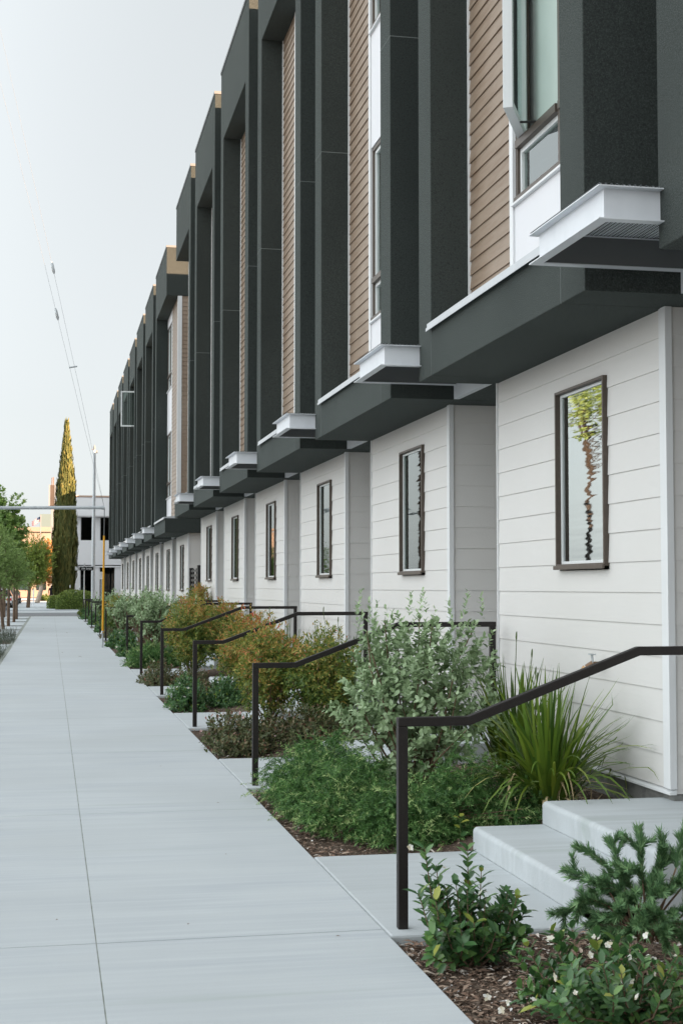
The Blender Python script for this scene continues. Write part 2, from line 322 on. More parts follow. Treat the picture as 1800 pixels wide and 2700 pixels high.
# ------------------------------------------------------------------ the two townhouse buildings
SP = 4.596; FAR1 = 10.99; SPB = 4.63; FARB = 40.74; DZB = -0.24
EXP = 0.1885
def lap_x(mb, xf, y0, y1, z0, z1, ref, e, lap=0.0075, depth=0.05):
    """lapped boards facing -X: each a thin wedge, proud at its lower edge"""
    k = math.floor((z0 - ref) / e)
    while ref + k * e < z1 - 1e-4:
        a = ref + k * e; zb = max(a, z0); zt = min(a + e, z1)
        if zt - zb > 0.004:
            fx = lambda z: xf + lap * (z - a) / e
            mb.prism([(fx(zb), zb), (xf + depth, zb), (xf + depth, zt - 0.0005), (fx(zt), zt - 0.0005)], 'y', y0, y1)
        k += 1
def lap_y(mb, yf, x0, x1, z0, z1, ref, e, lap=0.0075, depth=0.05):
    k = math.floor((z0 - ref) / e)
    while ref + k * e < z1 - 1e-4:
        a = ref + k * e; zb = max(a, z0); zt = min(a + e, z1)
        if zt - zb > 0.004:
            fy = lambda z: yf + lap * (z - a) / e
            mb.prism([(fy(zb), zb), (yf + depth, zb), (yf + depth, zt - 0.0005), (fy(zt), zt - 0.0005)], 'x', x0, x1)
        k += 1
XF, XW, XS = 2.88, 3.51, 3.19
def ring(mb, x0, x1, ya, yb_, za, zb, t):
    mb.box(x0, x1, ya, ya + t, za, zb); mb.box(x0, x1, yb_ - t, yb_, za, zb)
    mb.box(x0, x1, ya + t, yb_ - t, za, za + t); mb.box(x0, x1, ya + t, yb_ - t, zb - t, zb)
def ground_window(B, F, dz, kind):
    a, b, z0, z1 = F - 2.37, F - 1.47, 1.635 + dz, 2.87 + dz
    fr = MB(); ring(fr, 3.482, 3.60, a, b, z0, z1, 0.020)
    fr.box(3.466, 3.482, a - 0.008, b + 0.008, z0 - 0.018, z0 + 0.010)
    W = fr.build("window", M['bronze'], B, 0.002)
    v = MB(); ring(v, 3.518, 3.60, a + 0.0205, b - 0.0205, z0 + 0.0205, z1 - 0.0205, 0.020); v.build("sash", M['vinyl'], W, 0.002)
    p = MB(); p.box(3.530, 3.536, a + 0.038, b - 0.038, z0 + 0.038, z1 - 0.038); p.build("pane", M['glass_wavy'] if kind == 'wavy' else M['glass'], W)
    c = MB(); pts = []; n = 40; y0_, y1_ = a - 0.05, b + 0.55
    for i in range(n + 1):
        t = i / n; pts.append((3.60 + 0.012 * math.sin(t * 38) + 0.006 * math.sin(t * 17), y0_ + (y1_ - y0_) * t))
    for i in range(n):
        zt = z1
        (x0, ya), (x1, yb2) = pts[i], pts[i + 1]
        c.quad((x0, ya, z0), (x1, yb2, z0), (x1, yb2, zt), (x0, ya, zt))
    c.build("curtain", M['curtain'] if kind != 'dark' else M['dark_room'], W)
    if kind == 'half':
        n_ = MB(); n_.box(3.5365, 3.538, a + 0.12, a + 0.42, z0 + 0.34, z0 + 0.44); n_.build("paper_note", M['trim'], W)
    return W
def upper_window(B, a, b, z0, zr, z1, opened=None, split=None):
    """bronze frame from z0 to z1 with a low vent light under rail zr and a mullion"""
    if split is None: split = b - 0.88
    x0, x1 = XS + 0.018, XS + 0.11
    f = MB(); f.box(x0, x1, a, a + 0.03, z0, z1); f.box(x0, x1, b - 0.04, b, z0, z1); f.box(x0, x1, split - 0.022, split + 0.022, z0 + 0.04, z1 - 0.04)
    f.box(x0, x1, a + 0.03, b - 0.04, z1 - 0.04, z1); f.box(x0 - 0.03, x1, a + 0.03, b - 0.04, z0, z0 + 0.04)
    for ya, yb2 in ((a + 0.03, split - 0.022), (split + 0.022, b - 0.04)): f.box(x0 - 0.02, x1, ya, yb2, zr - 0.028, zr + 0.028)
    W = f.build("window", M['bronze'], B)
    s = MB(); g_ = MB(); bl = MB()
    for ya, yb2 in ((a + 0.03, split - 0.022), (split + 0.022, b - 0.04)):
        far = yb2 > split + 0.03
        gone = opened is not None and far
        for za, zb2 in ((z0 + 0.04, zr - 0.028), (zr + 0.028, z1 - 0.04)):
            if not (opened is not None and far and za > zr): ring(s, x0 + 0.02, x1 - 0.002, ya, yb2, za, zb2, 0.035)
            if not (gone and za > zr): g_.box(x0 + 0.04, x0 + 0.045, ya + 0.03, yb2 - 0.03, za + 0.03, zb2 - 0.03)
    s.build("sash", M['vinyl'], W)
    g_.build("pane", M['glass'], W)
    bl.box(XS + 0.14, XS + 0.15, a, b + 0.6, z0, z1); bl.build("blind", M['blind'], W)
    if opened is not None:
        hx, hy, ang, wd = XS + 0.02, b - 0.05, math.radians(opened), 0.72
        d = (-math.sin(ang), -math.cos(ang)); nrm = (math.cos(ang) * 0.065, -math.sin(ang) * 0.065)
        q = MB(); gq = MB()
        def bar(s0, s1, za, zb2, m, th=1.0, o=0.0):
            P = []
            for s_ in (s0, s1):
                for t_ in (o, o + th): P.append((hx + d[0] * s_ + nrm[0] * t_, hy + d[1] * s_ + nrm[1] * t_))
            poly = [P[0], P[2], P[3], P[1]]; m.prism(poly, 'z', za, zb2)
        za, zb2 = zr + 0.03, z1 - 0.045
        bar(0, 0.05, za, zb2, q); bar(wd - 0.05, wd, za, zb2, q); bar(0.05, wd - 0.05, za, za + 0.05, q); bar(0.05, wd - 0.05, zb2 - 0.05, zb2, q)
        bar(0.05, wd - 0.05, za + 0.05, zb2 - 0.05, gq, 0.1, 0.45)
        o1 = q.build("open_sash", M['vinyl'], W, 0.003); o1["label"] = "white casement sash swung open over the street"
        gq.build("sash_pane", M['glass_clear'], W)
        ar = MB(); ar.tube([(XS + 0.03, b - 0.45, zr + 0.04), (hx + d[0] * 0.38, hy + d[1] * 0.38, za + 0.012)], 0.008, 6); ar.build("stay_arm", M['black'], W)
    return W
def canopy(B, F, dz):
    """white steel channel canopy hung in the gap on the near side of the unit whose far edge is F"""
    y0, y1 = F - 3.62 - 1.00, F - 3.62 - 0.075; x0, x1 = 2.59, 3.448; z0, z1 = 3.265 + dz, 3.418 + dz; t = 0.006
    c = MB(); fl = 0.045
    c.box(x0, x0 + t, y0, y1, z0, z1); c.box(x0 + t, x1, y0, y0 + t, z0, z1); c.box(x0 + t, x1, y1 - t, y1, z0, z1)
    for z in (z0 - t, z1):
        c.box(x0 - fl, x0 + t + 0.01, y0 - fl, y1 + fl, z, z + t)
        c.box(x0 + t + 0.01, x1, y0 - fl, y0 + t + 0.01, z, z + t); c.box(x0 + t + 0.01, x1, y1 - t - 0.01, y1 + fl, z, z + t)
    K = c.build("canopy", M['canopy'], B)
    li = MB(); li.box(x0 + t + 0.002, x1 - 0.004, y1 - t - 0.004, y1 - t - 0.0005, z0 + 0.001, z1 - 0.001); li.build("shade_sheet", M['shade_sheet'], K)  # dark sheet painting the shade on the far channel's inner face
    d = MB(); n = 60; vs = []; fs = []
    for i in range(n * 4 + 1):
        x = x0 - fl + (x1 - x0 + fl) * i / (n * 4); z = z1 + 0.012 + 0.004 * math.sin(2 * math.pi * i / 8.0)
        vs += [(x, y0 - fl + 0.004, z), (x, y1 + fl - 0.004, z)]
    for i in range(n * 4): fs.append((2*i, 2*i+2, 2*i+3, 2*i+1))
    d.add(vs, fs); d.build("deck", M['deck'], K)
    h = MB(); h.box(3.45, 3.50, F - 3.62 - 1.02, F - 3.62 + 0.0, 3.145 + dz, 3.43 + dz); h.build("header", M['canopy'], K)
# perforated deck: a light sheet full of dark holes
def deck_mat():
    m = mat("perforated_deck", (0.58, 0.61, 0.63), 0.45, 0.4); t = m.node_tree; p = t.nodes["Principled BSDF"]
    tcn = t.nodes.new("ShaderNodeTexCoord"); mp = t.nodes.new("ShaderNodeMapping"); mp.inputs["Scale"].default_value = (74, 52, 0.001)
    vo = t.nodes.new("ShaderNodeTexVoronoi"); vo.inputs["Scale"].default_value = 1.0; vo.inputs["Randomness"].default_value = 0.0
    gt_ = t.nodes.new("ShaderNodeMath"); gt_.operation = 'LESS_THAN'; gt_.inputs[1].default_value = 0.36
    mx = t.nodes.new("ShaderNodeMixRGB"); mx.inputs[1].default_value = (0.60, 0.63, 0.65, 1); mx.inputs[2].default_value = (0.015, 0.015, 0.015, 1)
    t.links.new(tcn.outputs["Object"], mp.inputs[0]); t.links.new(mp.outputs[0], vo.inputs["Vector"]); t.links.new(vo.outputs["Distance"], gt_.inputs[0])
    t.links.new(gt_.outputs[0], mx.inputs[0]); t.links.new(mx.outputs[0], p.inputs["Base Color"])
    return m
M['deck'] = deck_mat(); M['shade_sheet'] = mat("painted_shade", (0.13, 0.135, 0.135), 0.6, 0.3)

def unit(B, F, dz, first=False, last=False, open_low=None, open_high=None, gw='clear', landing=0.265, near=None, has_canopy=True):
    n = F - 3.62 if near is None else near
    zb, zs, zt0, zt1 = 3.14 + dz, 3.51 + dz, 9.33 + dz, 10.59 + dz
    bay0 = F - 3.24
    fr = MB()
    if not last: fr.box(XF, 3.75, F - 0.37, F, zb, zt1)
    else: fr.box(XF, 14, F - 0.37, F, zb, zs); fr.box(XF, 14, F - 0.37, F, zt0, zt1)
    if not first:
        fr.box(XF, 3.75, n, n + 0.38, zb, zt1)
        fr.box(XF, 3.75, n + 0.38, F - 0.37, zb, zs); fr.box(XF, 3.75, n + 0.38, F - 0.37, zt0, zt1)
        # hairline reveals of the stucco
        rv = 0.004
    else:
        fr.box(XF, 14, n, F - 0.37, zb, zs); fr.box(XF, 14, n, F - 0.37, zt0, zt1)
    fr.build("facade_frame", M['stucco'], B, 0.006)
    rv = [(XF - 0.0012, XF + 0.01, F - 0.372, F - 0.368, zb, zs - 0.01)]
    if not first:
        zj = 6.35 + dz
        rv += [(XF - 0.0012, XF + 0.01, n + 0.378, n + 0.382, zb, zs - 0.01), (XF, 3.6, n - 0.0012, n + 0.004, zj, zj + 0.008), (XF - 0.0012, XF + 0.01, n + 0.0045, n + 0.38, zj, zj + 0.005)]
        if not last: rv += [(XF, XS, F - 0.3712, F - 0.36, zj - 0.05, zj - 0.042), (XF - 0.0012, XF + 0.01, F - 0.3595, F, zj - 0.05, zj - 0.045)]
    for q in rv:
        jl = MB(); jl.box(*q); jl.build("stucco_reveal", M['reveal'], B)
    cp = MB(); cp.box(XF - 0.012, 3.9, n - 0.012, F + 0.012, zt1 + 0.002, zt1 + 0.055)
    if first: cp = MB(); cp.box(XF - 0.012, 14.0, n - 0.012, F + 0.012, zt1 + 0.002, zt1 + 0.055)
    cp.build("coping", M['coping'], B)
    # sloped sill flashing along the bottom beam
    s0 = (n + 0.38) if not first else n
    sf = MB(); sf.prism([(XF - 0.035, zs + 0.002), (XF - 0.035, zs + 0.03), (XS + 0.01, zs + 0.075), (XS + 0.01, zs + 0.002)], 'y', s0 + 0.004, F - 0.374)
    sf.prism([(XF - 0.035, zs - 0.022), (XF - 0.030, zs - 0.022), (XF - 0.030, zs + 0.002), (XF - 0.035, zs + 0.002)], 'y', s0 + 0.004, F - 0.335)
    sf.build("sill_flashing", M['flash'], B) if F > 7 else None
    # upper siding, white corner trim, panels and windows
    t1 = F - 1.395; t0 = F - 1.47
    if not first:
        us = MB(); lap_x(us, XS, t1, F - (0.372 if not last else 0.1), zs + 0.08, zt0 - 0.002, 0.03 + dz, 0.1115, 0.012, 0.06); us.build("brown_siding", M['brown'], B)
        ut = MB(); ut.box(XS - 0.006, XS + 0.06, t0, t1 - 0.001, zs + 0.078, zt0 - 0.002); ut.box(XS - 0.010, XS + 0.02, F - 0.392, F - 0.373, zs + 0.08, zt0 - 0.002) if not last else ut.box(XS - 0.012, XS + 0.6, F - 0.099, F - 0.02, zs + 0.08, zt0 - 0.002)
        ut.build("corner_trim", M['trim'], B)
        wb0, wb1 = bay0 + 0.003, t0 - 0.002
    else:
        us = MB(); lap_x(us, XS, n + 0.10, F - 2.06, zs + 0.08, zt0 - 0.002, 0.03 + dz, 0.1115, 0.012, 0.06)
        lap_y(us, n + 0.02, XS + 0.10, 14, zs + 0.08, zt0 - 0.002, 0.03 + dz, 0.1115, 0.012, 0.06); us.build("brown_siding", M['brown'], B)
        ut = MB(); ut.box(XS - 0.012, XS + 0.098, n + 0.008, n + 0.098, zs + 0.078, zt0 - 0.002); ut.box(XS - 0.006, XS + 0.06, F - 2.06, F - 1.99, zs + 0.078, zt0 - 0.002)
        ut.build("corner_trim", M['trim'], B)
        wb0, wb1 = F - 1.988, F - 0.372
    for za, zb2 in ((zs + 0.078, 4.20 + dz), (6.022 + dz, 7.225 + dz), (9.052 + dz, zt0 - 0.002)):
        pn = MB(); pn.box(XS + 0.008, XS + 0.05, wb0, wb1, za, zb2); pn.build("white_panel", M['panel'], B)
    for q, (za, zr, zb2) in enumerate(((4.203 + dz, 4.625 + dz, 6.02 + dz), (7.228 + dz, 7.65 + dz, 9.05 + dz))):
        upper_window(B, wb0, wb1, za, zr, zb2, (open_low if q == 0 else open_high))
        fs_ = MB(); fs_.prism([(XS - 0.022, za - 0.012), (XS - 0.022, za + 0.004), (XS + 0.05, za + 0.022), (XS + 0.05, za - 0.002), (XS + 0.007, za - 0.002), (XS + 0.007, za - 0.012)], 'y', wb0, wb1); fs_.build("window_sill", M['trim'], B)
    # ground floor: lapped white wall round a tall window, its corner boards and the return into the entry
    wn = (F - 3.29) if not first else n + 0.22
    wf = F - 0.07; z0 = 0.335 + (dz if not first else dz); z1 = zb - 0.001; ref = 0.335 + dz - EXP * 2
    gs = MB(); a, b = F - 2.37, F - 1.47; wz0, wz1 = 1.635 + dz, 2.87 + dz; tn = wn + 0.10
    lap_x(gs, XW, tn, a - 0.004, z0, z1, ref, EXP); lap_x(gs, XW, b + 0.004, wf - 0.016, z0, z1, ref, EXP)
    lap_x(gs, XW, a - 0.004, b + 0.004, z0, wz0 - 0.024, ref, EXP); lap_x(gs, XW, a - 0.004, b + 0.004, wz1 + 0.002, z1, ref, EXP)
    gs.build("street_wall", M['white_siding'], B)
    rw = MB(); lap_y(rw, wn, XW + 0.032, 5.0 if not first else 14.0, z0 - 0.03, z1, ref, EXP); rw.build("return_wall", M['white_siding'], B)
    tr = MB(); tr.box(XW - 0.014, XW + 0.03, wn - 0.010, wn + 0.062, z0, z1); tr.box(XW - 0.006, XW + 0.03, wn + 0.0625, tn - 0.001, z0, z1)
    tr.build("corner_board", M['trim'], B, 0.002)
    tr = MB(); tr.box(XW - 0.010, XW + 0.03, wf - 0.015, wf, z0, z1); tr.build("corner_board", M['trim'], B, 0.002)
    fd = MB(); fd.box(XW + 0.02, 14 if first else 5, wn + 0.012, wf - 0.01, -0.15, z0 - 0.036)
    fd.build("foundation", M['foundation'], B)
    dr = MB(); dr.prism([(XW - 0.012, z0 - 0.034), (XW - 0.012, z0 - 0.022), (XW + 0.03, z0 - 0.002), (XW + 0.03, z0 - 0.034)], 'y', wn, wf); dr.build("drip_edge", M['trim'], B)
    ground_window(B, F, dz, gw)
    if not first:
        # entry recess: far side wall, back wall with door
        ew = MB(); ew.box(XW + 0.035, 5.0, n - 0.98 - 0.09, n - 0.98 - 0.05, 0.2, z1); ew.box(4.95, 5.0, n - 1.03, wn + 0.02, 2.35 + dz, z1)
        ew.box(4.95, 5.0, n - 1.03, n - 0.55, 0.2 + dz, 2.35 + dz); ew.box(4.95, 5.0, wn - 0.05 , wn + 0.02, 0.2 + dz, 2.35 + dz); ew.build("entry_wall", M['white_siding'], B)
        do = MB(); do.box(4.965, 4.99, n - 0.55, wn - 0.052, 0.265 + dz, 2.35 + dz); D_ = do.build("door", M['bronze'], B)
        hn = MB(); hn.tube([(4.93, n - 0.45, 1.2 + dz), (4.93, n - 0.45, 1.45 + dz)], 0.012, 6); hn.build("door_handle", M['galv'], D_)
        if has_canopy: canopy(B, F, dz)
M['reveal'] = mat("stucco_reveal", (0.16, 0.175, 0.17), 0.8, 0.2)
M['coping'] = mat("metal_coping", (0.13, 0.135, 0.135), 0.5, 0.4)
def massing(B, y0, y1, dz, back=14.0, top=10.56):
    b = MB(); b.box(3.751, back, y0, y1, 3.20 + dz, top + dz); b.build("upper_wall", M['stucco'], B)
    r = MB(); r.box(3.76, back - 0.1, y0 + 0.1, y1 - 0.1, top + dz + 0.002, top + dz + 0.03); r.build("roof", M['flash'], B)
    s = MB(); s.box(3.502, back, y0, y1, 3.143 + dz, 3.198 + dz); s.build("soffit", M['stucco'], B)
    gk = MB(); gk.box(5.002, back, y0, y1, -0.1, 3.142 + dz); gk.build("ground_floor_wall", M['white_siding'], B)

B1 = empty("townhouse_building", (8, 13, 0), "near row of dark stucco framed townhouses over white lapped ground floor, white canopies between frames", "building")
kinds = {0: 'clear', 1: 'wavy', 2: 'half', 3: 'clear', 4: 'wavy', 5: 'clear', 6: 'clear'}
for k in range(0, 7):
    unit(B1, FAR1 + SP * (k - 1), 0.0, open_low=(26.6 if k == 1 else None), gw=kinds[k], last=(k == 6))
massing(B1, -45, FAR1 + SP * 5 - 0.02, 0.0)
nw = MB(); lap_x(nw, XW, -12, FAR1 - 2 * SP, 0.3, 3.14, 0.335, EXP); nw.build("street_wall", M['white_siding'], B1)
B2 = empty("townhouse_building", (8, 57, 0), "far row of dark stucco framed townhouses beyond the gate, brown siding on its end", "building")
for k in range(1, 9):
    unit(B2, FARB + SPB * (k - 1), DZB, first=(k == 1), near=(36.86 if k == 1 else None), gw='dark' if k > 1 else 'clear', open_high=(92 if k == 4 else None))
massing(B2, 37.2, FARB + SPB * 7 - 0.02, DZB)

# ------------------------------------------------------------------ entry steps and handrails
ordn = ["nearest", "second", "third", "fourth", "fifth", "sixth"]
def rounded_step(mb, x0, x1, y0, y1, z0, z1, r=0.028):
    pr = [(x0, z0)]
    for i in range(6):
        a = math.pi - i * math.pi / 10; pr.append((x0 + r + r * math.cos(a), z1 - r + r * math.sin(a)))
    pr += [(x1, z1), (x1, z0)]; mb.prism(pr, 'y', y0, y1)
def entry(F, label):
    o = F - FAR1
    E_ = empty("entry_steps", (2.4, 6.9 + o, 0), label, "steps", "concrete entry steps along the townhouses")
    p = MB(); p.box(1.447, 2.40, 6.035 + o, 7.865 + o, -0.14, 0.0); p.build("pad", M['steps'], E_, 0.012)
    s1 = MB(); rounded_step(s1, 2.37, 2.80, 6.26 + o, 7.868 + o, 0.0005, 0.134); s1.build("step", M['steps'], E_, 0.006)
    s2 = MB(); rounded_step(s2, 2.785, 4.95, 6.26 + o, 7.868 + o, 0.134, 0.266); s2.build("landing", M['steps'], E_, 0.006)
    ld = MB(); ld.box(2.80, 4.95, 6.262 + o, 7.866 + o, -0.12, 0.1335); ld.build("landing_base", M['steps'], E_)
    return E_
for k in range(1, 7):
    entry(FAR1 + SP * (k - 1), f"pale concrete pad and two rounded steps, {ordn[k-1]} entry from the camera" + (" beside the glossy shrub" if k == 1 else ""))
def flat_entry(F, label):
    o = F - FAR1
    E_ = empty("entry_path", (2.4, 6.9 + o, 0), label, "path", "flat entry paths of the far row")
    p = MB(); p.box(1.447, 4.95, 6.035 + o, 7.865 + o, -0.14, 0.02); p.build("pad", M['steps'], E_, 0.01)
    return E_
for k in range(2, 9): flat_entry(FARB + SPB * (k - 1), f"flat concrete entry path of the far row, number {k-1} beyond the yellow guard")
def bar_rect(mb, pts, wy, wz):
    """rectangular tube following points in the XZ plane, with mitred joints"""
    n = len(pts); vs = []; y = pts[0][1]
    for i, p in enumerate(pts):
        ds = []
        if i > 0: ds.append(Vector((p[0] - pts[i-1][0], p[2] - pts[i-1][2])).normalized())
        if i < n - 1: ds.append(Vector((pts[i+1][0] - p[0], pts[i+1][2] - p[2])).normalized())
        d = (ds[0] + ds[-1]).normalized(); nn = Vector((-d.y, d.x)); c = max(0.3, nn.dot(Vector((-ds[0].y, ds[0].x))))
        h = wz / 2 / c
        for sy in (-wy / 2, wy / 2):
            for sz in (-h, h): vs.append((p[0] + nn.x * sz, y + sy, p[2] + nn.y * sz))
    fs = []
    for i in range(n - 1):
        a, b = 4 * i, 4 * i + 4
        fs += [(a, b, b+1, a+1), (a+1, b+1, b+3, a+3), (a+3, b+3, b+2, a+2), (a+2, b+2, b, a)]
    fs += [(0, 1, 3, 2), (4*n-4, 4*n-2, 4*n-1, 4*n-3)]
    mb.add(vs, fs)
def make_rail(Y, label, flat=False):
    R = empty("handrail", (1.53, Y, 0), label, "handrail", "dark bronze handrails beside the entry steps" if not flat else "flat dark handrails of the far row")
    hz, tz = 0.902, (1.205 if not flat else 0.902); t = 0.040
    r = MB()
    if flat: bar_rect(r, [(1.507, Y, hz), (3.43, Y, hz)], 0.042, t)
    else: bar_rect(r, [(1.507, Y, hz), (1.832, Y, hz), (2.645, Y, tz), (3.43, Y, tz)], 0.042, t)
    r.build("rail", M['rail'], R, 0.004)
    for x, z1, z0 in ((1.530, hz - t / 2, 0.0), (3.405, tz - t / 2, 0.20 if not flat else 0.0)):
        p = MB(); p.box(x - 0.023, x + 0.021, Y - 0.021, Y + 0.021, z0, z1 - 0.0005); p.build("post", M['rail'], R, 0.003)
    return R
RY = 6.15
lab = ["dark bronze handrail nearest the camera, rising over the strap leaf clump", "second dark bronze handrail, its upper end behind the grey green bush",
       "third dark bronze handrail, rising in front of an orange tinged shrub", "fourth dark bronze handrail from the camera, by glossy green shrubs",
       "fifth dark bronze handrail from the camera, low reddish plants at its foot", "sixth dark bronze handrail, lost in the grey green foliage"]
r0 = make_rail(RY, lab[0])
for k in range(1, 6): copy_tree(r0, (0, SP * k, 0), label=lab[k])
f0 = make_rail(40.4, "flat dark handrail just right of the yellow guard", True)
for k in range(1, 7): copy_tree(f0, (0, SPB * k, 0), label=f"flat dark handrail of the far row, number {k+1} beyond the yellow guard")

# gate across the gap between the buildings
G = empty("slatted_gate", (3.55, 35.6, 0), "tall dark slatted metal gate in the gap between the two rows", "gate")
q = MB(); q.box(3.50, 3.60, 36.62, 36.72, -0.1, 1.98); q.build("post", M['black'], G); q = MB(); q.box(3.48, 3.60, 34.36, 34.56, -0.1, 2.02); q.build("post", M['black'], G)
q = MB(); q.box(3.53, 3.57, 36.10, 36.16, 0.05, 1.95); q.box(3.53, 3.57, 35.25, 35.31, 0.05, 1.95); q.build("stile", M['black'], G)
q = MB()
for i in range(16): q.box(3.535, 3.565, 34.57, 36.61, 0.10 + i * 0.118, 0.158 + i * 0.118)
q.build("slats", M['black'], G)
# hose bib on the near wall
H = empty("hose_tap", (3.45, 8.9, 1.0), "small brass hose tap on the white wall above the strap leaf clump", "tap")
q = MB(); q.tube([(3.515, 8.70, 1.005), (3.43, 8.70, 1.005)], 0.012, 8); q.tube([(3.43, 8.70, 1.005), (3.39, 8.715, 0.98)], [0.02, 0.017], 8)
q.build("body", mat("aged_brass", (0.20, 0.12, 0.07), 0.5, 0.5, 0.4), H)
q = MB(); q.tube([(3.39, 8.715, 0.98), (3.375, 8.72, 0.955)], 0.024, 8); q.build("spout", mat("brass_collar", (0.45, 0.28, 0.13), 0.45, 0.5, 0.4), H)
q = MB(); q.tube([(3.43, 8.70, 1.005), (3.425, 8.70, 1.06)], 0.008, 6); q.box(3.41, 3.44, 8.67, 8.73, 1.06, 1.068); q.build("handle", M['galv'], H)
# ------------------------------------------------------------------ planting: leaf by leaf
def unit_rows(a): return a / np.maximum(np.linalg.norm(a, axis=1, keepdims=True), 1e-9)
def rdirs(r, n): return unit_rows(r.normal(size=(n, 3)))
def lump(d, seed, amp):
    r = rs(seed); f = np.zeros(len(d))
    for i in range(7):
        k = r.normal(size=3) * (2.0 + i * 0.8); f += np.sin(d @ k + r.uniform(0, 6.28)) / (1 + 0.35 * i)
    return 1 + amp * f / 2.6
LEAF = {  # outline along the axis t, half-width s, drop along the normal
    'kite': ([(0, 0, 0), (.45, .5, .06), (1, 0, -.10), (.45, -.5, .06), (.5, 0, 0)], [(0, 3, 2, 4), (0, 4, 2, 1)]),
    'oval': ([(0, 0, 0), (.28, .42, .07), (.68, .46, .03), (1, 0, -.10), (.68, -.46, .03), (.28, -.42, .07), (.5, 0, 0)], [(0, 5, 4, 3, 6), (0, 6, 3, 2, 1)]),
    'lobed': ([(0, 0, 0), (.15, .5, .02), (.42, .24, .04), (.62, .55, -.02), (.7, .2, .02), (1, 0, -.12), (.7, -.2, .02), (.62, -.55, -.02), (.42, -.24, .04), (.15, -.5, .02)], [(0, 9, 8, 2, 1), (8, 7, 6, 4, 3, 2), (6, 5, 4)]),
    'needle': ([(0, .5, 0), (0, -.5, 0), (1, -.12, -.08), (1, .12, -.08)], [(0, 1, 2, 3)]),
}
def leaf_arrays(P, D, N, Ln, Wd, kind):
    prof, faces = LEAF[kind]; n = len(P); B_ = np.cross(N, D); B_ = unit_rows(B_); N2 = unit_rows(np.cross(D, B_))
    Ln = np.broadcast_to(np.asarray(Ln, dtype=float), (n,))[:, None]; Wd = np.broadcast_to(np.asarray(Wd, dtype=float), (n,))[:, None]
    V = np.stack([P + D * Ln * t + B_ * Wd * s + N2 * Ln * h for t, s, h in prof], axis=1)
    k = len(prof); off = (np.arange(n) * k)[:, None]
    per = np.concatenate([np.array(f) for f in faces]); sizes = np.tile(np.array([len(f) for f in faces]), n)
    return V.reshape(-1, 3), (off + per[None, :]).ravel(), sizes, k
class Cloud:
    def __init__(s): s.V = []; s.Lp = []; s.S = []; s.R = []; s.n = 0
    def leaves(s, P, D, N, Ln, Wd, rnd, kind='kite'):
        if len(P) == 0: return
        V, lp, sz, k = leaf_arrays(P, D, N, Ln, Wd, kind)
        s.V.append(V); s.Lp.append(lp + s.n); s.S.append(sz); s.R.append(np.repeat(np.clip(rnd, 0, 1), k)); s.n += len(V)
    def build(s, name, m, parent):
        return raw_mesh(name, np.concatenate(s.V), np.concatenate(s.Lp), np.concatenate(s.S), m, parent, np.concatenate(s.R))
def twigs(cl, r, P, T, tl, nl, Ln, Wd, spread, kind, rfun, up=0.0, t0=0.15, jit=0.35):
    """P tips, T twig directions: nl leaves along each twig of length tl, spread (deg) off the twig"""
    n = len(P); T = unit_rows(T)
    U = unit_rows(np.cross(T, rdirs(r, n))); Wv = np.cross(T, U)
    for j in range(nl):
        t = t0 + (1 - t0) * (j + 0.5) / nl
        a = (j // 2) * 1.57 + (j % 2) * math.pi + r.uniform(-jit, jit, n)
        rad = U * np.cos(a)[:, None] + Wv * np.sin(a)[:, None]
        sp = np.radians(spread * (1.15 - 0.55 * t) + r.normal(0, 10, n))[:, None]
        D = T * np.cos(sp) + rad * np.sin(sp); D[:, 2] += up; D = unit_rows(D)
        Nn = T - D * np.sum(T * D, axis=1, keepdims=True) + np.array([0, 0, 0.35]) + 0.15 * rdirs(r, n)
        pos = P - T * (tl * (1 - t) * np.ones(n))[:, None]
        sc = r.uniform(0.7, 1.15, n) * (1.0 - 0.25 * t)
        cl.leaves(pos, D, unit_rows(Nn), Ln * sc, Wd * sc, rfun(n, pos, t), kind)
def crown_points(r, n, c, rad, seed, amp=0.28, lo=0.35, half=False):
    d = rdirs(r, n)
    if half: d[:, 2] = np.abs(d[:, 2])
    f = lump(d, seed, amp); u = lo + (1 - lo) * r.uniform(0, 1, n) ** 0.6
    return np.array(c) + d * np.array(rad) * (f * u)[:, None], d
def stems(root, base, tips, r0, r1, m, r, wob=0.06, n=5):
    mb = MB()
    for t in tips:
        b = Vector(base) + Vector((r.uniform(-.05, .05), r.uniform(-.05, .05), 0)); e = Vector(t)
        mid = b.lerp(e, 0.5) + Vector((r.uniform(-wob, wob), r.uniform(-wob, wob), wob * 0.6))
        mb.tube([b, b.lerp(mid, 0.5) + Vector((0, 0, wob * 0.3)), mid, e], [r0, r0 * 0.85, (r0 + r1) / 2, r1], n, False)
    return mb.build("stems", m, root)
def flowers(root, pts, size, m, r, name="flower"):
    for p in pts:
        cl = Cloud(); n0 = rdirs(r, 1)[0] + np.array([-0.3, -0.6, 0.8]); n0 /= np.linalg.norm(n0)
        u = np.cross(n0, [0.3, 0.2, 0.9]); u /= np.linalg.norm(u); v = np.cross(n0, u); k = 5
        a = np.arange(k) * 2 * math.pi / k + r.uniform(-.3, .3, k)
        D = np.cos(a)[:, None] * u + np.sin(a)[:, None] * v + r.uniform(.1, .8) * n0
        sz = size * r.uniform(.7, 1.2); cl.leaves(np.repeat(p[None], k, 0), unit_rows(D), np.repeat(n0[None], k, 0), sz * r.uniform(.7, 1.1, k), sz * .75, r.uniform(0, 1, k), 'oval')
        cl.build(name, m, root)

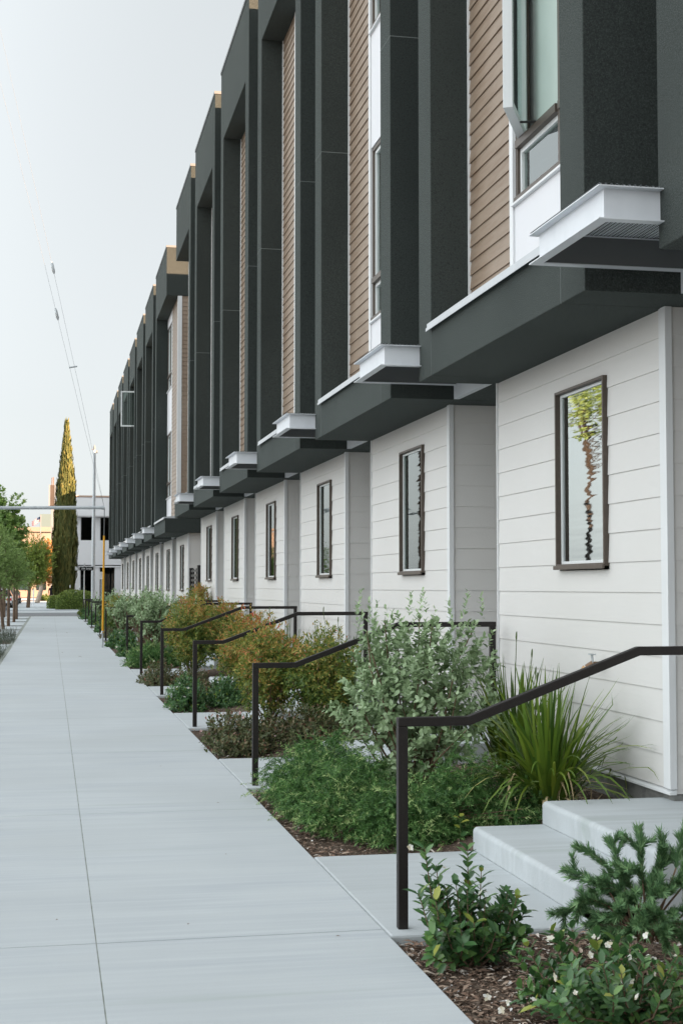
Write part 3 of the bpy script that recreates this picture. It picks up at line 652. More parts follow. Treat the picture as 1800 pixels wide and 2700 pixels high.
def feijoa(label, c, rad, seed, n=430, sc=1.0, base=None):
    r = rs(seed); base = base or (c[0], c[1], 0.0)
    R = empty("grey_green_bush", base, label, "bush", "grey green bushes in the planting bed")
    cl = Cloud(); P, d = crown_points(r, n, c, rad, seed, 0.30, 0.30)
    T = d * 0.8 + np.array([0, 0, 0.75]) + 0.5 * rdirs(r, n)
    twigs(cl, r, P, T, 0.15 * sc, 10, 0.060 * sc, 0.036 * sc, 62, 'oval', lambda k, p, t: r.beta(1.6, 1.6, k) * 0.78 + 0.25 * t - 0.05)
    # a few long shoots above the crown
    k = max(6, n // 40); Q = np.array(c) + np.stack([r.uniform(-.8, .8, k) * rad[0], r.uniform(-.8, .8, k) * rad[1], rad[2] * r.uniform(.95, 1.25, k)], 1)
    twigs(cl, r, Q, np.array([0, 0, 1.0]) + 0.3 * rdirs(r, k), 0.20 * sc, 12, 0.05 * sc, 0.026 * sc, 55, 'oval', lambda k_, p, t: r.uniform(.45, 1, k_))
    cl.build("foliage", M['feijoa'], R)
    idx = r.choice(n, min(n, 46), replace=False); stems(R, base, P[idx], 0.010 * sc, 0.0035 * sc, M['stem'], r, 0.09)
    return R
def nandina(label, c, rad, seed, n=330, sc=1.0, red=0.0, green=0.0):
    n = int(n * 1.5)
    r = rs(seed); base = (c[0], c[1], 0.0)
    R = empty("feathery_shrub", base, label, "shrub", "feathery shrubs turning orange in the planting bed")
    cl = Cloud(); P, d = crown_points(r, n, c, rad, seed, 0.30, 0.25)
    T = d + np.array([0, 0, 0.2]) + 0.5 * rdirs(r, n)
    tip = lambda k, p, t: np.clip(r.beta(1.2, 1.5, k) * 0.80 + 0.22 * (p[:, 2] - c[2]) / rad[2] + red * r.uniform(0, 1, k) + 0.10 * np.sin(p[:, 0] * 9 + p[:, 2] * 7 + seed) - green, 0, 1)
    # each compound leaf: a flattened fan of sprigs of narrow leaflets
    for q in range(3):
        Pq = P + 0.07 * sc * rdirs(r, n); Tq = T + 0.55 * rdirs(r, n) + np.array([0, 0, -0.15])
        twigs(cl, r, Pq, Tq, 0.10 * sc, 8, 0.052 * sc, 0.021 * sc, 50, 'kite', tip)
    cl.build("foliage", M['nandina'], R)
    idx = r.choice(n, 20, replace=False); stems(R, base, P[idx] * np.array([1, 1, .92]), 0.008 * sc, 0.003, M['stem'], r, 0.04)
    return R
def low_shrub(label, c, rad, seed, m, n=300, L_=0.050, W_=0.025, name="low_shrub", cat="shrub", grp="low reddish shrubs along the walk", fl=None, nl=8, tl=0.11, kind='oval', up=.6, hi=0.25):
    n = int(n * 1.6); r = rs(seed); base = (c[0], c[1], bed_z(c[0]) if c[0] > 1.4 else 0)
    R = empty(name, base, label, cat, grp)
    cl = Cloud(); P, d = crown_points(r, n, (c[0], c[1], c[2]), rad, seed, 0.26, 0.3, True)
    T = d * 0.8 + np.array([0, 0, up]) + 0.5 * rdirs(r, n)
    twigs(cl, r, P, T, tl, nl, L_, W_, 58, kind, lambda k, p, t: np.where(r.uniform(0, 1, k) < hi * max(0, t - .7) * 3, r.uniform(.85, 1, k), r.beta(2, 2, k) * 0.85))
    cl.build("foliage", m, R)
    idx = r.choice(n, 16, replace=False); stems(R, base, P[idx], 0.006, 0.0025, M['stem'], r, 0.03)
    if fl: 
        w_ = d[:, 2] > 0.15; Pf = P[w_][: fl[0]] + d[w_][: fl[0]] * 0.03; flowers(R, Pf, fl[2], fl[1], r)
    return R
def mound(label, blobs, seed, n=1500, sc=1.0, zb=0.0):
    """trailing fine-leaved mound: arching sprigs of tiny needles over one or more domes"""
    r = rs(seed); c0 = blobs[0][0]
    R = empty("trailing_mound", (c0[0], c0[1], 0), label, "ground shrub", "fine leaved green mounds by the walk")
    cl = Cloud(); tot = sum(b[1][0] * b[1][1] for b in blobs)
    for bi, (c, rad) in enumerate(blobs):
        m_ = int(n * rad[0] * rad[1] / tot)
        d = rdirs(r, m_); d[:, 2] = np.abs(d[:, 2]) * 1.0; f = lump(d, seed + bi, 0.42); u = 0.55 + 0.45 * r.uniform(0, 1, m_) ** 0.5
        P = np.array((c[0], c[1], zb)) + d * np.array(rad) * (f * u)[:, None]; P[:, 2] = np.maximum(P[:, 2], bed_z(P[:, 0]) + 0.01)
        T = d * np.array([1, 1, .25]) + 0.75 * rdirs(r, m_) + np.array([0, 0, 0.1]); T = unit_rows(T)
        nseg = 18; bright = np.where(r.uniform(0, 1, m_) < .16, r.uniform(.35, .6, m_), r.uniform(-.34, .16, m_)); tl = np.where(bright > .3, r.uniform(.2, .34, m_), r.uniform(0.10, 0.24, m_)) * sc; cur = P - T * 0.5 * tl[:, None]; dirn = T.copy()
        Ax = unit_rows(np.cross(T, rdirs(r, m_)))
        for j in range(nseg):
            dirn = unit_rows(dirn + np.array([0, 0, -0.055]) + 0.07 * Ax); cur = cur + dirn * (tl / nseg)[:, None]
            ok = cur[:, 2] > 0.0
            for sgn in (0, 1):
                U = unit_rows(np.cross(dirn, rdirs(r, m_)))
                D = unit_rows(dirn * 0.75 + U * 0.8)
                cl.leaves(cur[ok], D[ok], unit_rows(rdirs(r, m_) + np.array([0, 0, .6]))[ok], 0.025 * sc * r.uniform(.7, 1.2, ok.sum()), 0.0066 * sc, np.clip(r.beta(2, 2.2, ok.sum()) * .8 + bright[ok] + 0.22 * j / nseg, 0, 1), 'needle')
    cl.build("foliage", M['rosemary'], R)
    idx = r.choice(len(P), 26, replace=False); stems(R, (c0[0], c0[1], bed_z(c0[0])), P[idx], 0.005, 0.002, M['stem'], r, 0.03)
    return R
def strap_clump(label, c, seed, n=190, h=0.78, spread=0.55, stalks=9, dead=26, sc=1.0):
    r = rs(seed); R = empty("strap_leaf_clump", c, label, "plant", "strap leaved clumps against the white wall")
    V = []; Lp = []; Sz = []; Rn = []; nv = 0; seg = 7
    for i in range(n + dead):
        isd = i >= n; a = r.uniform(0, 2 * math.pi); lean = r.beta(1.25, 1.4) * spread * (1.35 if isd else 1.0)
        hh = h * r.uniform(.62, 1.08) * (0.62 if isd else 1); wd = r.uniform(.010, .019) * sc * (0.7 if isd else 1)
        b0 = np.array(c) + np.array([math.cos(a), math.sin(a), 0]) * r.uniform(0, .13)
        ou = np.array([math.cos(a + r.uniform(-.3, .3)), math.sin(a + r.uniform(-.3, .3)), 0]); sd = np.array([-ou[1], ou[0], 0])
        tw = r.uniform(-.5, .5); ph = lean * 0.55; step = hh / seg; p = b0.copy(); rn = r.uniform(.93, 1) if isd else np.clip(r.beta(2, 2) * .86 + (0.05 if lean > .5 else 0), 0, .9)
        kink = r.randint(2, 5) if isd else 99
        for j in range(seg + 1):
            t = j / seg; wj = wd * (0.75 + 0.5 * t if t < .45 else 1.0 * (1 - t) ** 0.7 * 1.35 + 0.04)
            s_ = sd * math.cos(tw + t * .6) + np.array([0, 0, 1]) * math.sin(tw + t * .6) * .35 + ou * math.sin(tw) * .5
            V.append(p - s_ * wj); V.append(p + s_ * wj); Rn += [rn, rn]
            if j < seg:
                Lp += [nv, nv + 1, nv + 3, nv + 2]; Sz.append(4)
            nv += 2
            if j == seg: break
            ph += lean * (0.17 if not isd else 0.3) * (1 + t) + (1.3 if j == kink else 0)
            p = p + step * (ou * math.sin(ph) + np.array([0, 0, 1]) * math.cos(ph)); p[2] = max(p[2], c[2] + 0.01)
            p[0] = min(p[0], 3.485)
    raw_mesh("blades", np.array(V), Lp, Sz, M['strap'], R, np.array(Rn))
    if stalks:
        mb = MB()
        for i in range(stalks):
            a = r.uniform(0, 6.28); l = r.uniform(.05, .35); top = Vector(c) + Vector((math.cos(a) * l, math.sin(a) * l, h * r.uniform(.70, 1.25))); top.x = min(top.x, 3.47)
            mid = Vector(c).lerp(top, .55) + Vector((r.uniform(-.03, .03), r.uniform(-.03, .03), 0))
            mb.tube([c, mid, top], [.004, .0035, .0025], 5); mb.tube([top, top + Vector((0, 0, .02)), top + Vector((.002, 0, .05)), top + Vector((.004, 0, .062))], [.0025, .006, .005, .0015], 6)
        mb.build("flower_stalks", M['green_stem'], R)
    return R
def twiggy_glossy(label, c, seed, shoots, L_=0.05, fl=0, ground=0.0, name="glossy_shrub", grp=None):
    """upright shoots carrying pairs of glossy leaves; shoots: list of tip points"""
    r = rs(seed); R = empty(name, (c[0], c[1], ground), label, "shrub", grp); cl = Cloud(); mb = MB(); tipsF = []
    for tp in shoots:
        b = Vector((c[0] + r.uniform(-.06, .06), c[1] + r.uniform(-.06, .06), ground)); e = Vector(tp); mid = b.lerp(e, .5) + Vector(((e.x - b.x) * .25, (e.y - b.y) * .25, .0))
        pts = [b, b.lerp(mid, .55), mid, mid.lerp(e, .55), e]; mb.tube(pts, [.0045, .004, .0035, .0025, .0015], 5, False)
        # side sprigs and leaves along the stem
        m_ = max(6, int((e - b).length / 0.026))
        for j in range(m_):
            t = (j + .6) / m_; s_ = t * 4; i = min(3, int(s_)); p = pts[i].lerp(pts[i + 1], s_ - i); d = (pts[i + 1] - pts[i]).normalized()
            a = j * 1.75 + r.uniform(-.4, .4); u = d.orthogonal().normalized(); v = d.cross(u)
            for sgn in (0, math.pi):
                rad = u * math.cos(a + sgn) + v * math.sin(a + sgn); D = (d * .55 + rad * .8 + Vector((0, 0, .1))).normalized(); Nn = (d - D * d.dot(D) + Vector((0, 0, .4)))
                yl = r.uniform(.88, 1) if (t > .93 and r.uniform() < .22) else (r.uniform(.9, 1) if r.uniform() < .012 else r.uniform(0, .84))
                ll = L_ * r.uniform(.7, 1.2) * (1 if t > .12 else .7)
                cl.leaves(np.array([p]), np.array([D]), np.array([Nn.normalized()]), ll, ll * .46, np.array([yl]), 'oval')
        tipsF.append(np.array(e))
    cl.build("foliage", M['glossy'], R); mb.build("stems", M['stem'], R)
    if fl:
        k = r.randint(0, len(tipsF), fl); pts = np.array([tipsF[i] for i in k]) + r.normal(0, .045, (fl, 3)) + np.array([0.0, -0.02, 0.0]); flowers(R, pts, 0.016, M['petal'], r)
    return R
def foxtail(label, c, seed, tips, ground=0.0):
    """arching branches with short side plumes densely set with blue-green needles"""
    r = rs(seed); R = empty("needled_shrub", (c[0], c[1], ground), label, "shrub"); cl = Cloud(); mb = MB()
    def plume(PA, t0, per):
        ln = float(np.linalg.norm(PA[1:] - PA[:-1], axis=1).sum()); nn = max(30, int(ln * per)); k = len(PA) - 1
        t = r.uniform(t0, 1, nn); s_ = t * k; i = np.minimum(k - 1, s_.astype(int)); fr = (s_ - i)[:, None]
        pos = PA[i] * (1 - fr) + PA[i + 1] * fr; d = unit_rows(PA[i + 1] - PA[i]); U = unit_rows(np.cross(d, rdirs(r, nn)))
        D = unit_rows(d * .8 + U * .62 + np.array([0, 0, .10]))
        cl.leaves(pos, D, unit_rows(d + .4 * rdirs(r, nn)), .036 * r.uniform(.65, 1.2, nn), .0058, np.clip(r.beta(2, 2, nn) * .9 + .3 * (t - .6), 0, 1), 'needle')
    for tp in tips:
        b = Vector((c[0] + r.uniform(-.05, .05), c[1] + r.uniform(-.05, .05), ground + .05)); e = Vector(tp); mid = b.lerp(e, .5) + Vector((r.uniform(-.03, .03), r.uniform(-.03, .03), .05))
        P = [b, b.lerp(mid, .6), mid, mid.lerp(e, .6) + Vector((0, 0, .014)), e + Vector((0, 0, -.01))]; mb.tube(P, [.006, .005, .004, .003, .002], 5, False)
        PA = np.array([list(q) for q in P]); plume(PA, .5, 1000)
        for q in range(r.randint(3, 6)):
            t = r.uniform(.4, .92); o = PA[2] * (1 - (t - .4) / .6) + PA[4] * ((t - .4) / .6); d0 = PA[4] - PA[2]; d0 /= np.linalg.norm(d0)
            d1 = d0 * .6 + rdirs(r, 1)[0] * .75 + np.array([0, 0, .25]); d1 /= np.linalg.norm(d1); l = r.uniform(.05, .11)
            Q = np.array([o, o + d1 * l * .5, o + d1 * l + np.array([0, 0, -.006])]); plume(Q, .0, 1300); mb.tube([tuple(z) for z in Q], .0018, 4, False)
    cl.build("foliage", M['bluecon'], R); mb.build("stems", M['stem'], R); return R

# bed in front of the camera, right
r_ = rs(50)
sh = [(1.50, 5.66, .44), (1.56, 5.70, .36), (1.70, 5.72, .42), (1.74, 5.66, .34), (1.62, 5.62, .30), (1.46, 5.6, .27), (1.86, 5.72, .24), (1.93, 5.66, .17), (1.80, 5.56, .22), (1.55, 5.52, .2), (1.66, 5.5, .17), (1.49, 5.5, .13), (1.9, 5.56, .1), (1.75, 5.48, .12), (1.6, 5.45, .1)]
sh += [(r_.uniform(1.48, 1.92), r_.uniform(5.46, 5.76), r_.uniform(.05, .28)) for _ in range(46)]
twiggy_glossy("dark glossy upright shrub at the foot of the nearest handrail", (1.67, 5.62, 0), 5, sh, .062, 12, -0.02)
sh = [(r_.uniform(1.62, 2.25), r_.uniform(4.45, 5.0), r_.uniform(.04, .25)) for _ in range(80)] + [(1.86, 4.95, .27), (1.80, 5.0, .24), (2.05, 5.0, .2), (1.70, 4.9, .12)]
twiggy_glossy("glossy low shrub with yellow tips and white blossoms at bottom right", (1.95, 4.72, 0), 6, sh, .054, 50, -0.02, "flowering_shrub")
tp = [(2.02, 5.5, .2), (2.1, 5.3, .12), (2.3, 5.1, .14), (2.45, 5.0, .2), (2.2, 5.15, .22), (2.5, 5.1, .3), (2.35, 5.25, .32), (2.15, 5.5, .28), (2.06, 5.55, .36), (2.13, 5.6, .44), (2.25, 5.55, .47), (2.36, 5.5, .52), (2.17, 5.45, .33), (2.06, 5.4, .26), (2.1, 5.38, .17), (2.22, 5.35, .28), (2.3, 5.4, .38), (2.42, 5.4, .46), (2.45, 5.3, .34), (2.2, 5.25, .16), (2.33, 5.2, .22), (2.5, 5.25, .24), (2.14, 5.45, .1), (2.4, 5.15, .14), (2.27, 5.5, .2), (2.5, 5.5, .4), (2.55, 5.45, .55), (2.35, 5.35, .3), (2.25, 5.42, .36), (2.18, 5.3, .22), (2.4, 5.5, .3), (2.6, 5.3, .4)]
foxtail("blue green needled shrub in front of the nearest steps", (2.36, 5.44, 0), 7, tp, 0.03)
# bed between the first and second entries
mound("fine green mound beside the second handrail", [((1.84, 9.95), (.34, .50, .43)), ((1.72, 9.35), (.24, .3, .30)), ((2.1, 9.5), (.30, .36, .36))], 11, 1900)
mound("fine green mound spilling beside the nearest pad and steps", [((1.80, 8.75), (.30, .34, .36)), ((2.05, 8.30), (.36, .36, .33)), ((2.52, 8.50), (.38, .42, .42)), ((2.75, 8.25), (.24, .26, .24))], 12, 2400)
feijoa("large open grey green bush behind the fine green mounds", (2.44, 9.42, .80), (.62, .55, .55), 13, 680, 1.0, (2.42, 9.4, .05))
strap_clump("bright green strap leaved clump with dead tan blades at the near white wall", (3.02, 8.42, .15), 14, 240, .84, 1.18, 0, 60)
strap_clump("dark strap leaved clump with seed stalks between bush and near wall", (3.12, 9.35, .15), 15, 150, .84, .50, 8, 10)
sd = empty("seedling", (2.34, 8.02, 0), "lone yellow leaved seedling beside the nearest step", "seedling"); cl = Cloud(); r = rs(3)
for z_, a_, l_, c_ in ((.05, .5, .06, .5), (.06, 3.4, .055, .7), (.10, 2.2, .04, .95), (.13, 5.6, .05, 1.0), (.155, 3.6, .045, 1.0), (.165, .9, .04, .97)):
    cl.leaves(np.array([[2.34, 8.02, z_]]), unit_rows(np.array([[math.cos(a_), math.sin(a_), .45]])), np.array([[0, -.3, 1.]]), l_ * 1.25, l_ * .75, np.array([c_]), 'oval')
cl.build("leaves", M['glossy'], sd); mb = MB(); mb.tube([(2.34, 8.02, -.03), (2.338, 8.02, .08), (2.343, 8.02, .17)], .0025, 5); mb.build("stem", M['green_stem'], sd)
# second bed
low_shrub("low reddish green shrub with a few pink flowers by the second pad", (1.74, 13.15, 0.0), (.36, .50, .38), 21, M['raph'], 330, fl=(9, M['pink'], .02))
low_shrub("broad low reddish shrub in front of the second pair of orange tinged shrubs", (2.42, 13.35, .05), (.48, .5, .34), 22, M['raph'], 330)
nandina("orange tinged feathery shrub left of its twin, behind the second handrail", (2.20, 14.45, .66), (.34, .5, .47), 23, 330, 1.0, .16)
nandina("olive green feathery shrub right of its twin, behind the second handrail", (2.66, 13.95, .60), (.37, .5, .50), 24, 400, 1.0, .02, .06)
strap_clump("thin strap leaved clump behind the olive feathery shrub at the second wall", (2.95, 14.4, .15), 25, 110, .88, .45, 9, 8)
# third bed
low_shrub("bright glossy green shrub left of the fourth handrail foot", (1.66, 17.75, -.02), (.30, .45, .42), 31, M['glossy'], 300, .055, .024, "glossy_shrub", "shrub", "glossy green shrubs along the walk", (16, M['petal'], .022))
low_shrub("glossy green shrub behind the third handrail post, by a pale step", (2.18, 18.0, 0), (.30, .45, .42), 32, M['glossy'], 280, .055, .024, "glossy_shrub", "shrub", "glossy green shrubs along the walk")
nandina("broad rust orange feathery shrub behind the third handrail", (2.60, 18.9, .64), (.46, .6, .50), 33, 380, 1.1, .22)
low_shrub("low reddish shrub between the glossy shrubs and the rust orange shrub", (2.15, 19.2, 0.05), (.4, .35, .26), 34, M['raph'], 160)
strap_clump("sparse strap leaved clump at the third wall", (3.1, 18.6, .15), 35, 80, .82, .4, 6, 4)
# fourth bed
low_shrub("low reddish shrub at the foot of the fifth handrail", (1.66, 22.4, -.02), (.33, .55, .36), 41, M['raph'], 260, fl=(8, M['petal'], .024))
nandina("large olive feathery shrub behind the fourth handrail", (2.24, 23.1, .72), (.44, .7, .56), 42, 380, 1.2, .06, .02)
nandina("yellow green feathery shrub against the fourth wall", (2.9, 23.6, .74), (.38, .6, .52), 43, 260, 1.2, .04)
low_shrub("small low reddish shrub beside the fourth pad", (2.1, 21.9, .02), (.35, .3, .28), 44, M['raph'], 140)
# fifth bed
mound("fine green mound at the foot of the sixth handrail", [((1.80, 27.1), (.36, .62, .44)), ((2.1, 26.8), (.3, .4, .36))], 51, 1300, 1.5)
feijoa("grey green bush behind the fifth handrail", (2.0, 28.1, .90), (.44, .6, .50), 52, 240, 1.35)
feijoa("taller grey green bush right behind another, near the fifth wall", (2.62, 28.6, .86), (.40, .5, .42), 53, 180, 1.35)
nandina("olive feathery shrub against the fifth wall", (3.05, 27.4, .72), (.35, .6, .50), 54, 220, 1.3, .03)
# sixth bed and the gap
low_shrub("glossy green shrub at the walk edge left of the sixth handrail", (1.68, 31.2, -.02), (.27, .6, .62), 61, M['glossy'], 300, .075, .034, "glossy_shrub", "shrub", "glossy green shrubs along the walk", (14, M['petal'], .03))
feijoa("tall pale grey green bush below the far row's first window", (2.12, 33.1, .92), (.50, .7, .52), 62, 260, 1.5)
nandina("tall thin feathery shrub in front of the slatted gate", (3.22, 31.6, 1.0), (.30, .5, .60), 63, 190, 1.35, .12)
feijoa("grey green bush in the gap before the far row", (2.9, 34.6, .78), (.45, .6, .45), 64, 150, 1.5)
# beds of the far row
low_shrub("glossy shrub right of the yellow guard's foot", (1.66, 36.2, -.02), (.30, .6, .46), 71, M['glossy'], 260, .085, .038, "glossy_shrub", "shrub", "glossy green shrubs along the walk", (12, M['petal'], .034))
feijoa("pale grey green bush right of the yellow guard", (2.0, 38.7, .85), (.46, .7, .50), 72, 220, 1.8)
feijoa("grey green bush against the far row's first wall", (2.75, 38.2, .80), (.46, .7, .46), 73, 180, 1.8)
nandina("olive feathery shrub just left of the yellow guard", (2.0, 43.2, .62), (.42, .7, .50), 74, 200, 1.9, .0, .08)
low_shrub("low reddish shrub just left of the yellow guard's foot", (1.66, 42.0, -.03), (.25, .8, .34), 75, M['raph'], 150, .08, .035)
low_shrub("glossy shrub left of the yellow guard at the walk edge", (1.66, 47.2, -.03), (.28, .8, .52), 76, M['glossy'], 200, .10, .045, "glossy_shrub", "shrub", "glossy green shrubs along the walk")
feijoa("dusky grey green bush behind the first flat handrails", (2.3, 47.8, .74), (.55, .8, .50), 77, 190, 2.1)
nandina("olive green feathery shrub among the flat handrails", (2.4, 52.2, .62), (.6, .8, .46), 78, 190, 2.2, .0, .1)
low_shrub("low green shrub at the walk edge among the flat handrails", (1.7, 56.5, -.03), (.28, .9, .50), 79, M['glossy'], 170, .11, .05, "glossy_shrub", "shrub", "glossy green shrubs along the walk")
feijoa("grey green bush farthest along the far row", (2.3, 61.5, .7), (.6, .9, .5), 80, 170, 2.5)
low_shrub("last glossy shrub at the walk edge by the street corner", (1.68, 66.5, -.03), (.30, .9, .52), 81, M['glossy'], 160, .12, .055, "glossy_shrub", "shrub", "glossy green shrubs along the walk")
low_shrub("leafy green shrub at the street corner under the street sign", (1.75, 72.5, -.05), (.40, .8, .72), 82, M['hedge'], 220, .12, .055, "corner_shrub", "shrub", None)
# bark mulch: loose chips, too many to count
r = rs(90); 
Y = np.concatenate([r.uniform(4.1, 6.0, 15000), r.uniform(7.9, 10.6, 7000), r.uniform(12.5, 15.2, 1500), r.uniform(17.1, 19.8, 1300)]); N_ = len(Y)
X = 1.47 + (3.40 - 1.47) * r.uniform(0, 1, N_) ** 1.25
X = np.where((Y < 6.0), 1.46 + r.uniform(0, 1.6, N_), X)
P = np.stack([X, Y, -.035 + np.where(Y < 6.03, .12, 1.0) * (bed_z(X) + .035) + r.uniform(.004, .018, N_)], 1); a = r.uniform(0, 6.28, N_); D = np.stack([np.cos(a), np.sin(a), r.uniform(-.25, .25, N_)], 1)
cl = Cloud(); ln = r.gamma(2.2, .010, N_) + .006; cl.leaves(P, unit_rows(D), unit_rows(np.array([0, 0, 1.]) + .45 * rdirs(r, N_)), ln, np.minimum(ln * r.uniform(.12, .55, N_), .016), r.beta(1.3, 1.9, N_), 'kite')
o = cl.build("bark_mulch", M['chips'], None); tag(o, "loose brown bark chips over the planting bed", "mulch", None, "stuff")
# dead leaves on the walk, few and countable
for i, (x, y) in enumerate([(1.14, 9.9), (0.98, 8.0), (.62, 6.4), (1.21, 6.05), (.92, 12.0), (.05, 6.6), (.6, 31), (.3, 33), (-.2, 52), (.5, 47)]):
    cl = Cloud(); s_ = .018 if y < 20 else .06
    a = i * 2.1; cl.leaves(np.array([[x, y, .006]]), np.array([[math.cos(a), math.sin(a) * .4, .05]]), np.array([[.1, -.2, 1.]]), s_ * 1.3, s_ * .5, np.array([.25]), 'kite')
    tag(cl.build("fallen_leaf", M['chips'], None), "small dark dead leaf lying on the pale sidewalk", "leaf", "dead leaves on the sidewalk")

# parkway plants and trees
def lavender(label, c, rx, ry, seed, h=.5):
    r = rs(seed); R = empty("lavender_clump", (c[0], c[1], -.04), label, "plant", "lavender clumps in the parkway squares"); cl = Cloud(); n = 380
    P = np.array([c[0], c[1], 0]) + np.stack([r.uniform(-rx, rx, n), r.uniform(-ry, ry, n), np.zeros(n)], 1); T = unit_rows(np.stack([r.normal(0, .35, n), r.normal(0, .35, n), np.ones(n)], 1))
    hh = h * r.uniform(.45, 1.0, n); tips = P + T * hh[:, None]
    twigs(cl, r, tips, T, hh.mean(), 8, .06, .010, 30, 'needle', lambda k, p, t: r.uniform(0, .75, k) + .25 * t, t0=.05)
    cl.leaves(P - np.array([0, 0, .03]), T, unit_rows(rdirs(r, n)), hh * 1.15, .008, r.uniform(0, 1, n), 'needle')
    cl.build("foliage", M['lavender'], R)
lavender("nearer lavender clump in the parkway at the left edge", (-1.42, 31.2, 0), .45, 1.9, 101, .46)
lavender("second lavender clump in the parkway at the left edge", (-1.45, 40.4, 0), .5, 1.9, 102, .40)
def tree(name, label, base, crown, rad, m, seed, n, L_, W_, kind, trunk_r, tmat, grp=None, nl=9, tl=.3, spread=55, lean=(0, 0), amp=.34, droop=0.0, cat="tree", lo=.25):
    r = rs(seed); R = empty(name, base, label, cat, grp); cl = Cloud(); P, d = crown_points(r, n, crown, rad, seed, amp, lo)
    T = d + np.array([0, 0, .35 - droop]) + .6 * rdirs(r, n)
    twigs(cl, r, P, T, tl, nl, L_, W_, spread, kind, lambda k, p, t: r.beta(2, 2, k) * .85 + .15 * t)
    cl.build("crown", m, R); mb = MB(); b = Vector(base); top = Vector(crown) + Vector((0, 0, -rad[2] * .1)); fork = b.lerp(top, .62)
    mb.tube([b, b.lerp(fork, .5) + Vector((lean[0], lean[1], 0)), fork, top], [trunk_r * 1.15, trunk_r, trunk_r * .85, trunk_r * .4], 8)
    idx = r.choice(n, 14, replace=False)
    for i in idx:
        e = Vector(P[i]).lerp(top, .15); q = fork.lerp(top, r.uniform(0, .8)); mb.tube([q, q.lerp(e, .5) + Vector((0, 0, .1)), e], [trunk_r * .45, trunk_r * .3, trunk_r * .12], 5, False)
    mb.build("trunk", tmat, R); return R
ol = [((-1.66, 48.75), 2.15, "olive leaved street tree at the left edge, nearest trunk"), ((-1.62, 51.8), 2.2, "second olive leaved street tree from the left edge"),
      ((-1.57, 56.3), 2.3, "third olive leaved street tree from the left edge"), ((-1.52, 62.8), 2.25, "fourth olive leaved street tree from the left edge"), ((-1.53, 68.0), 2.3, "last olive leaved street tree before the cross street")]
for i, ((x, y), zc, lb) in enumerate(ol):
    tree("olive_tree", lb, (x, y, -.03), (x - .12 + (0.12 if i > 1 else -.1), y, zc + (.25 if i < 2 else 0)), (.78 if i > 1 else .70, .95, 1.0 if i > 1 else 1.2), M['olive'], 110 + i, 300, .17, .045, 'kite', .055, M['bark'], "olive leaved street trees in the parkway", 10, .36, 45, (0, 0), .46, .2)
tree("sycamore_tree", "tall broad leaved green tree rising above the olive leaved street trees", (-2.25, 71.5, -.03), (-2.15, 71.5, 4.05), (1.2, 1.4, 2.65), M['sycamore'], 121, 520, .24, .22, 'lobed', .09, M['bark'], None, 8, .45, 62, (0, 0), .40)
tree("street_tree", "yellow green bushy tree across the cross street, left of the cypress", (-1.55, 104, 0), (-1.35, 104, 3.3), (1.85, 1.8, 1.95), M['yellowgreen'], 122, 1500, .19, .085, 'kite', .12, M['bark'], None, 9, .5, 55, (0, 0), .34)
tree("autumn_tree", "sunlit orange tree with a pale trunk left of the cypress", (-1.2, 134, 0), (-.45, 135, 3.8), (2.0, 1.8, 2.3), M['autumn'], 123, 1100, .26, .14, 'kite', .20, M['pale_bark'], None, 9, .5, 55, (.1, 0), .3)
# cypress: flame of upright sprays round a solid core
def cypress(label, base, h, rad, seed):
    r = rs(seed); R = empty("cypress_tree", base, label, "tree"); n = 15000
    prof = lambda t: np.interp(t, [0, .06, .2, .38, .51, .64, .78, .9, 1.0], [.62, .84, 1.0, .98, .84, .72, .42, .22, .02])
    t = 1 - r.uniform(0, 1, n) ** 0.62; t = np.clip(t, 0, 1); a = r.uniform(0, 6.283, n)
    lm = 1 + .10 * np.sin(a * 5 + t * 9) + .07 * np.sin(a * 11 - t * 23) + .06 * np.sin(t * 47 + a * 3)
    rr = rad * prof(t) * lm * (0.80 + .22 * r.uniform(0, 1, n)); P = np.array(base) + np.stack([np.cos(a) * rr + .14 * np.clip(t * 1.7, 0, 1), np.sin(a) * rr, t * h], 1)
    D = unit_rows(np.stack([np.cos(a) * .22, np.sin(a) * .22, np.ones(n)], 1) + .22 * rdirs(r, n)); Nn = unit_rows(np.stack([np.cos(a), np.sin(a), .25 * np.ones(n)], 1) + .5 * rdirs(r, n))
    cl = Cloud(); cl.leaves(P, D, Nn, r.uniform(.26, .55, n), r.uniform(.07, .13, n), np.clip(r.beta(2, 2, n) + .12 * np.sin(a * 7 + t * 15), 0, 1), 'kite'); cl.build("foliage", M['cypress'], R)
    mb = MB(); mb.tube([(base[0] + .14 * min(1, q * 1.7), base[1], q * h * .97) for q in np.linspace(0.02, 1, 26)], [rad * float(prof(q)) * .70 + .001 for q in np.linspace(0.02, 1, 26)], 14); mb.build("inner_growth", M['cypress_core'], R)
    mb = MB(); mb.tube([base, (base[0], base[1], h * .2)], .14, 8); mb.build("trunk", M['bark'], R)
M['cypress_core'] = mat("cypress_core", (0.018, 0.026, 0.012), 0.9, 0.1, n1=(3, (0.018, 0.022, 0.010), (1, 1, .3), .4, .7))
cypress("tall narrow cypress, its upper half golden in the low sun", (.92, 106, 0), 13.6, .80, 131)
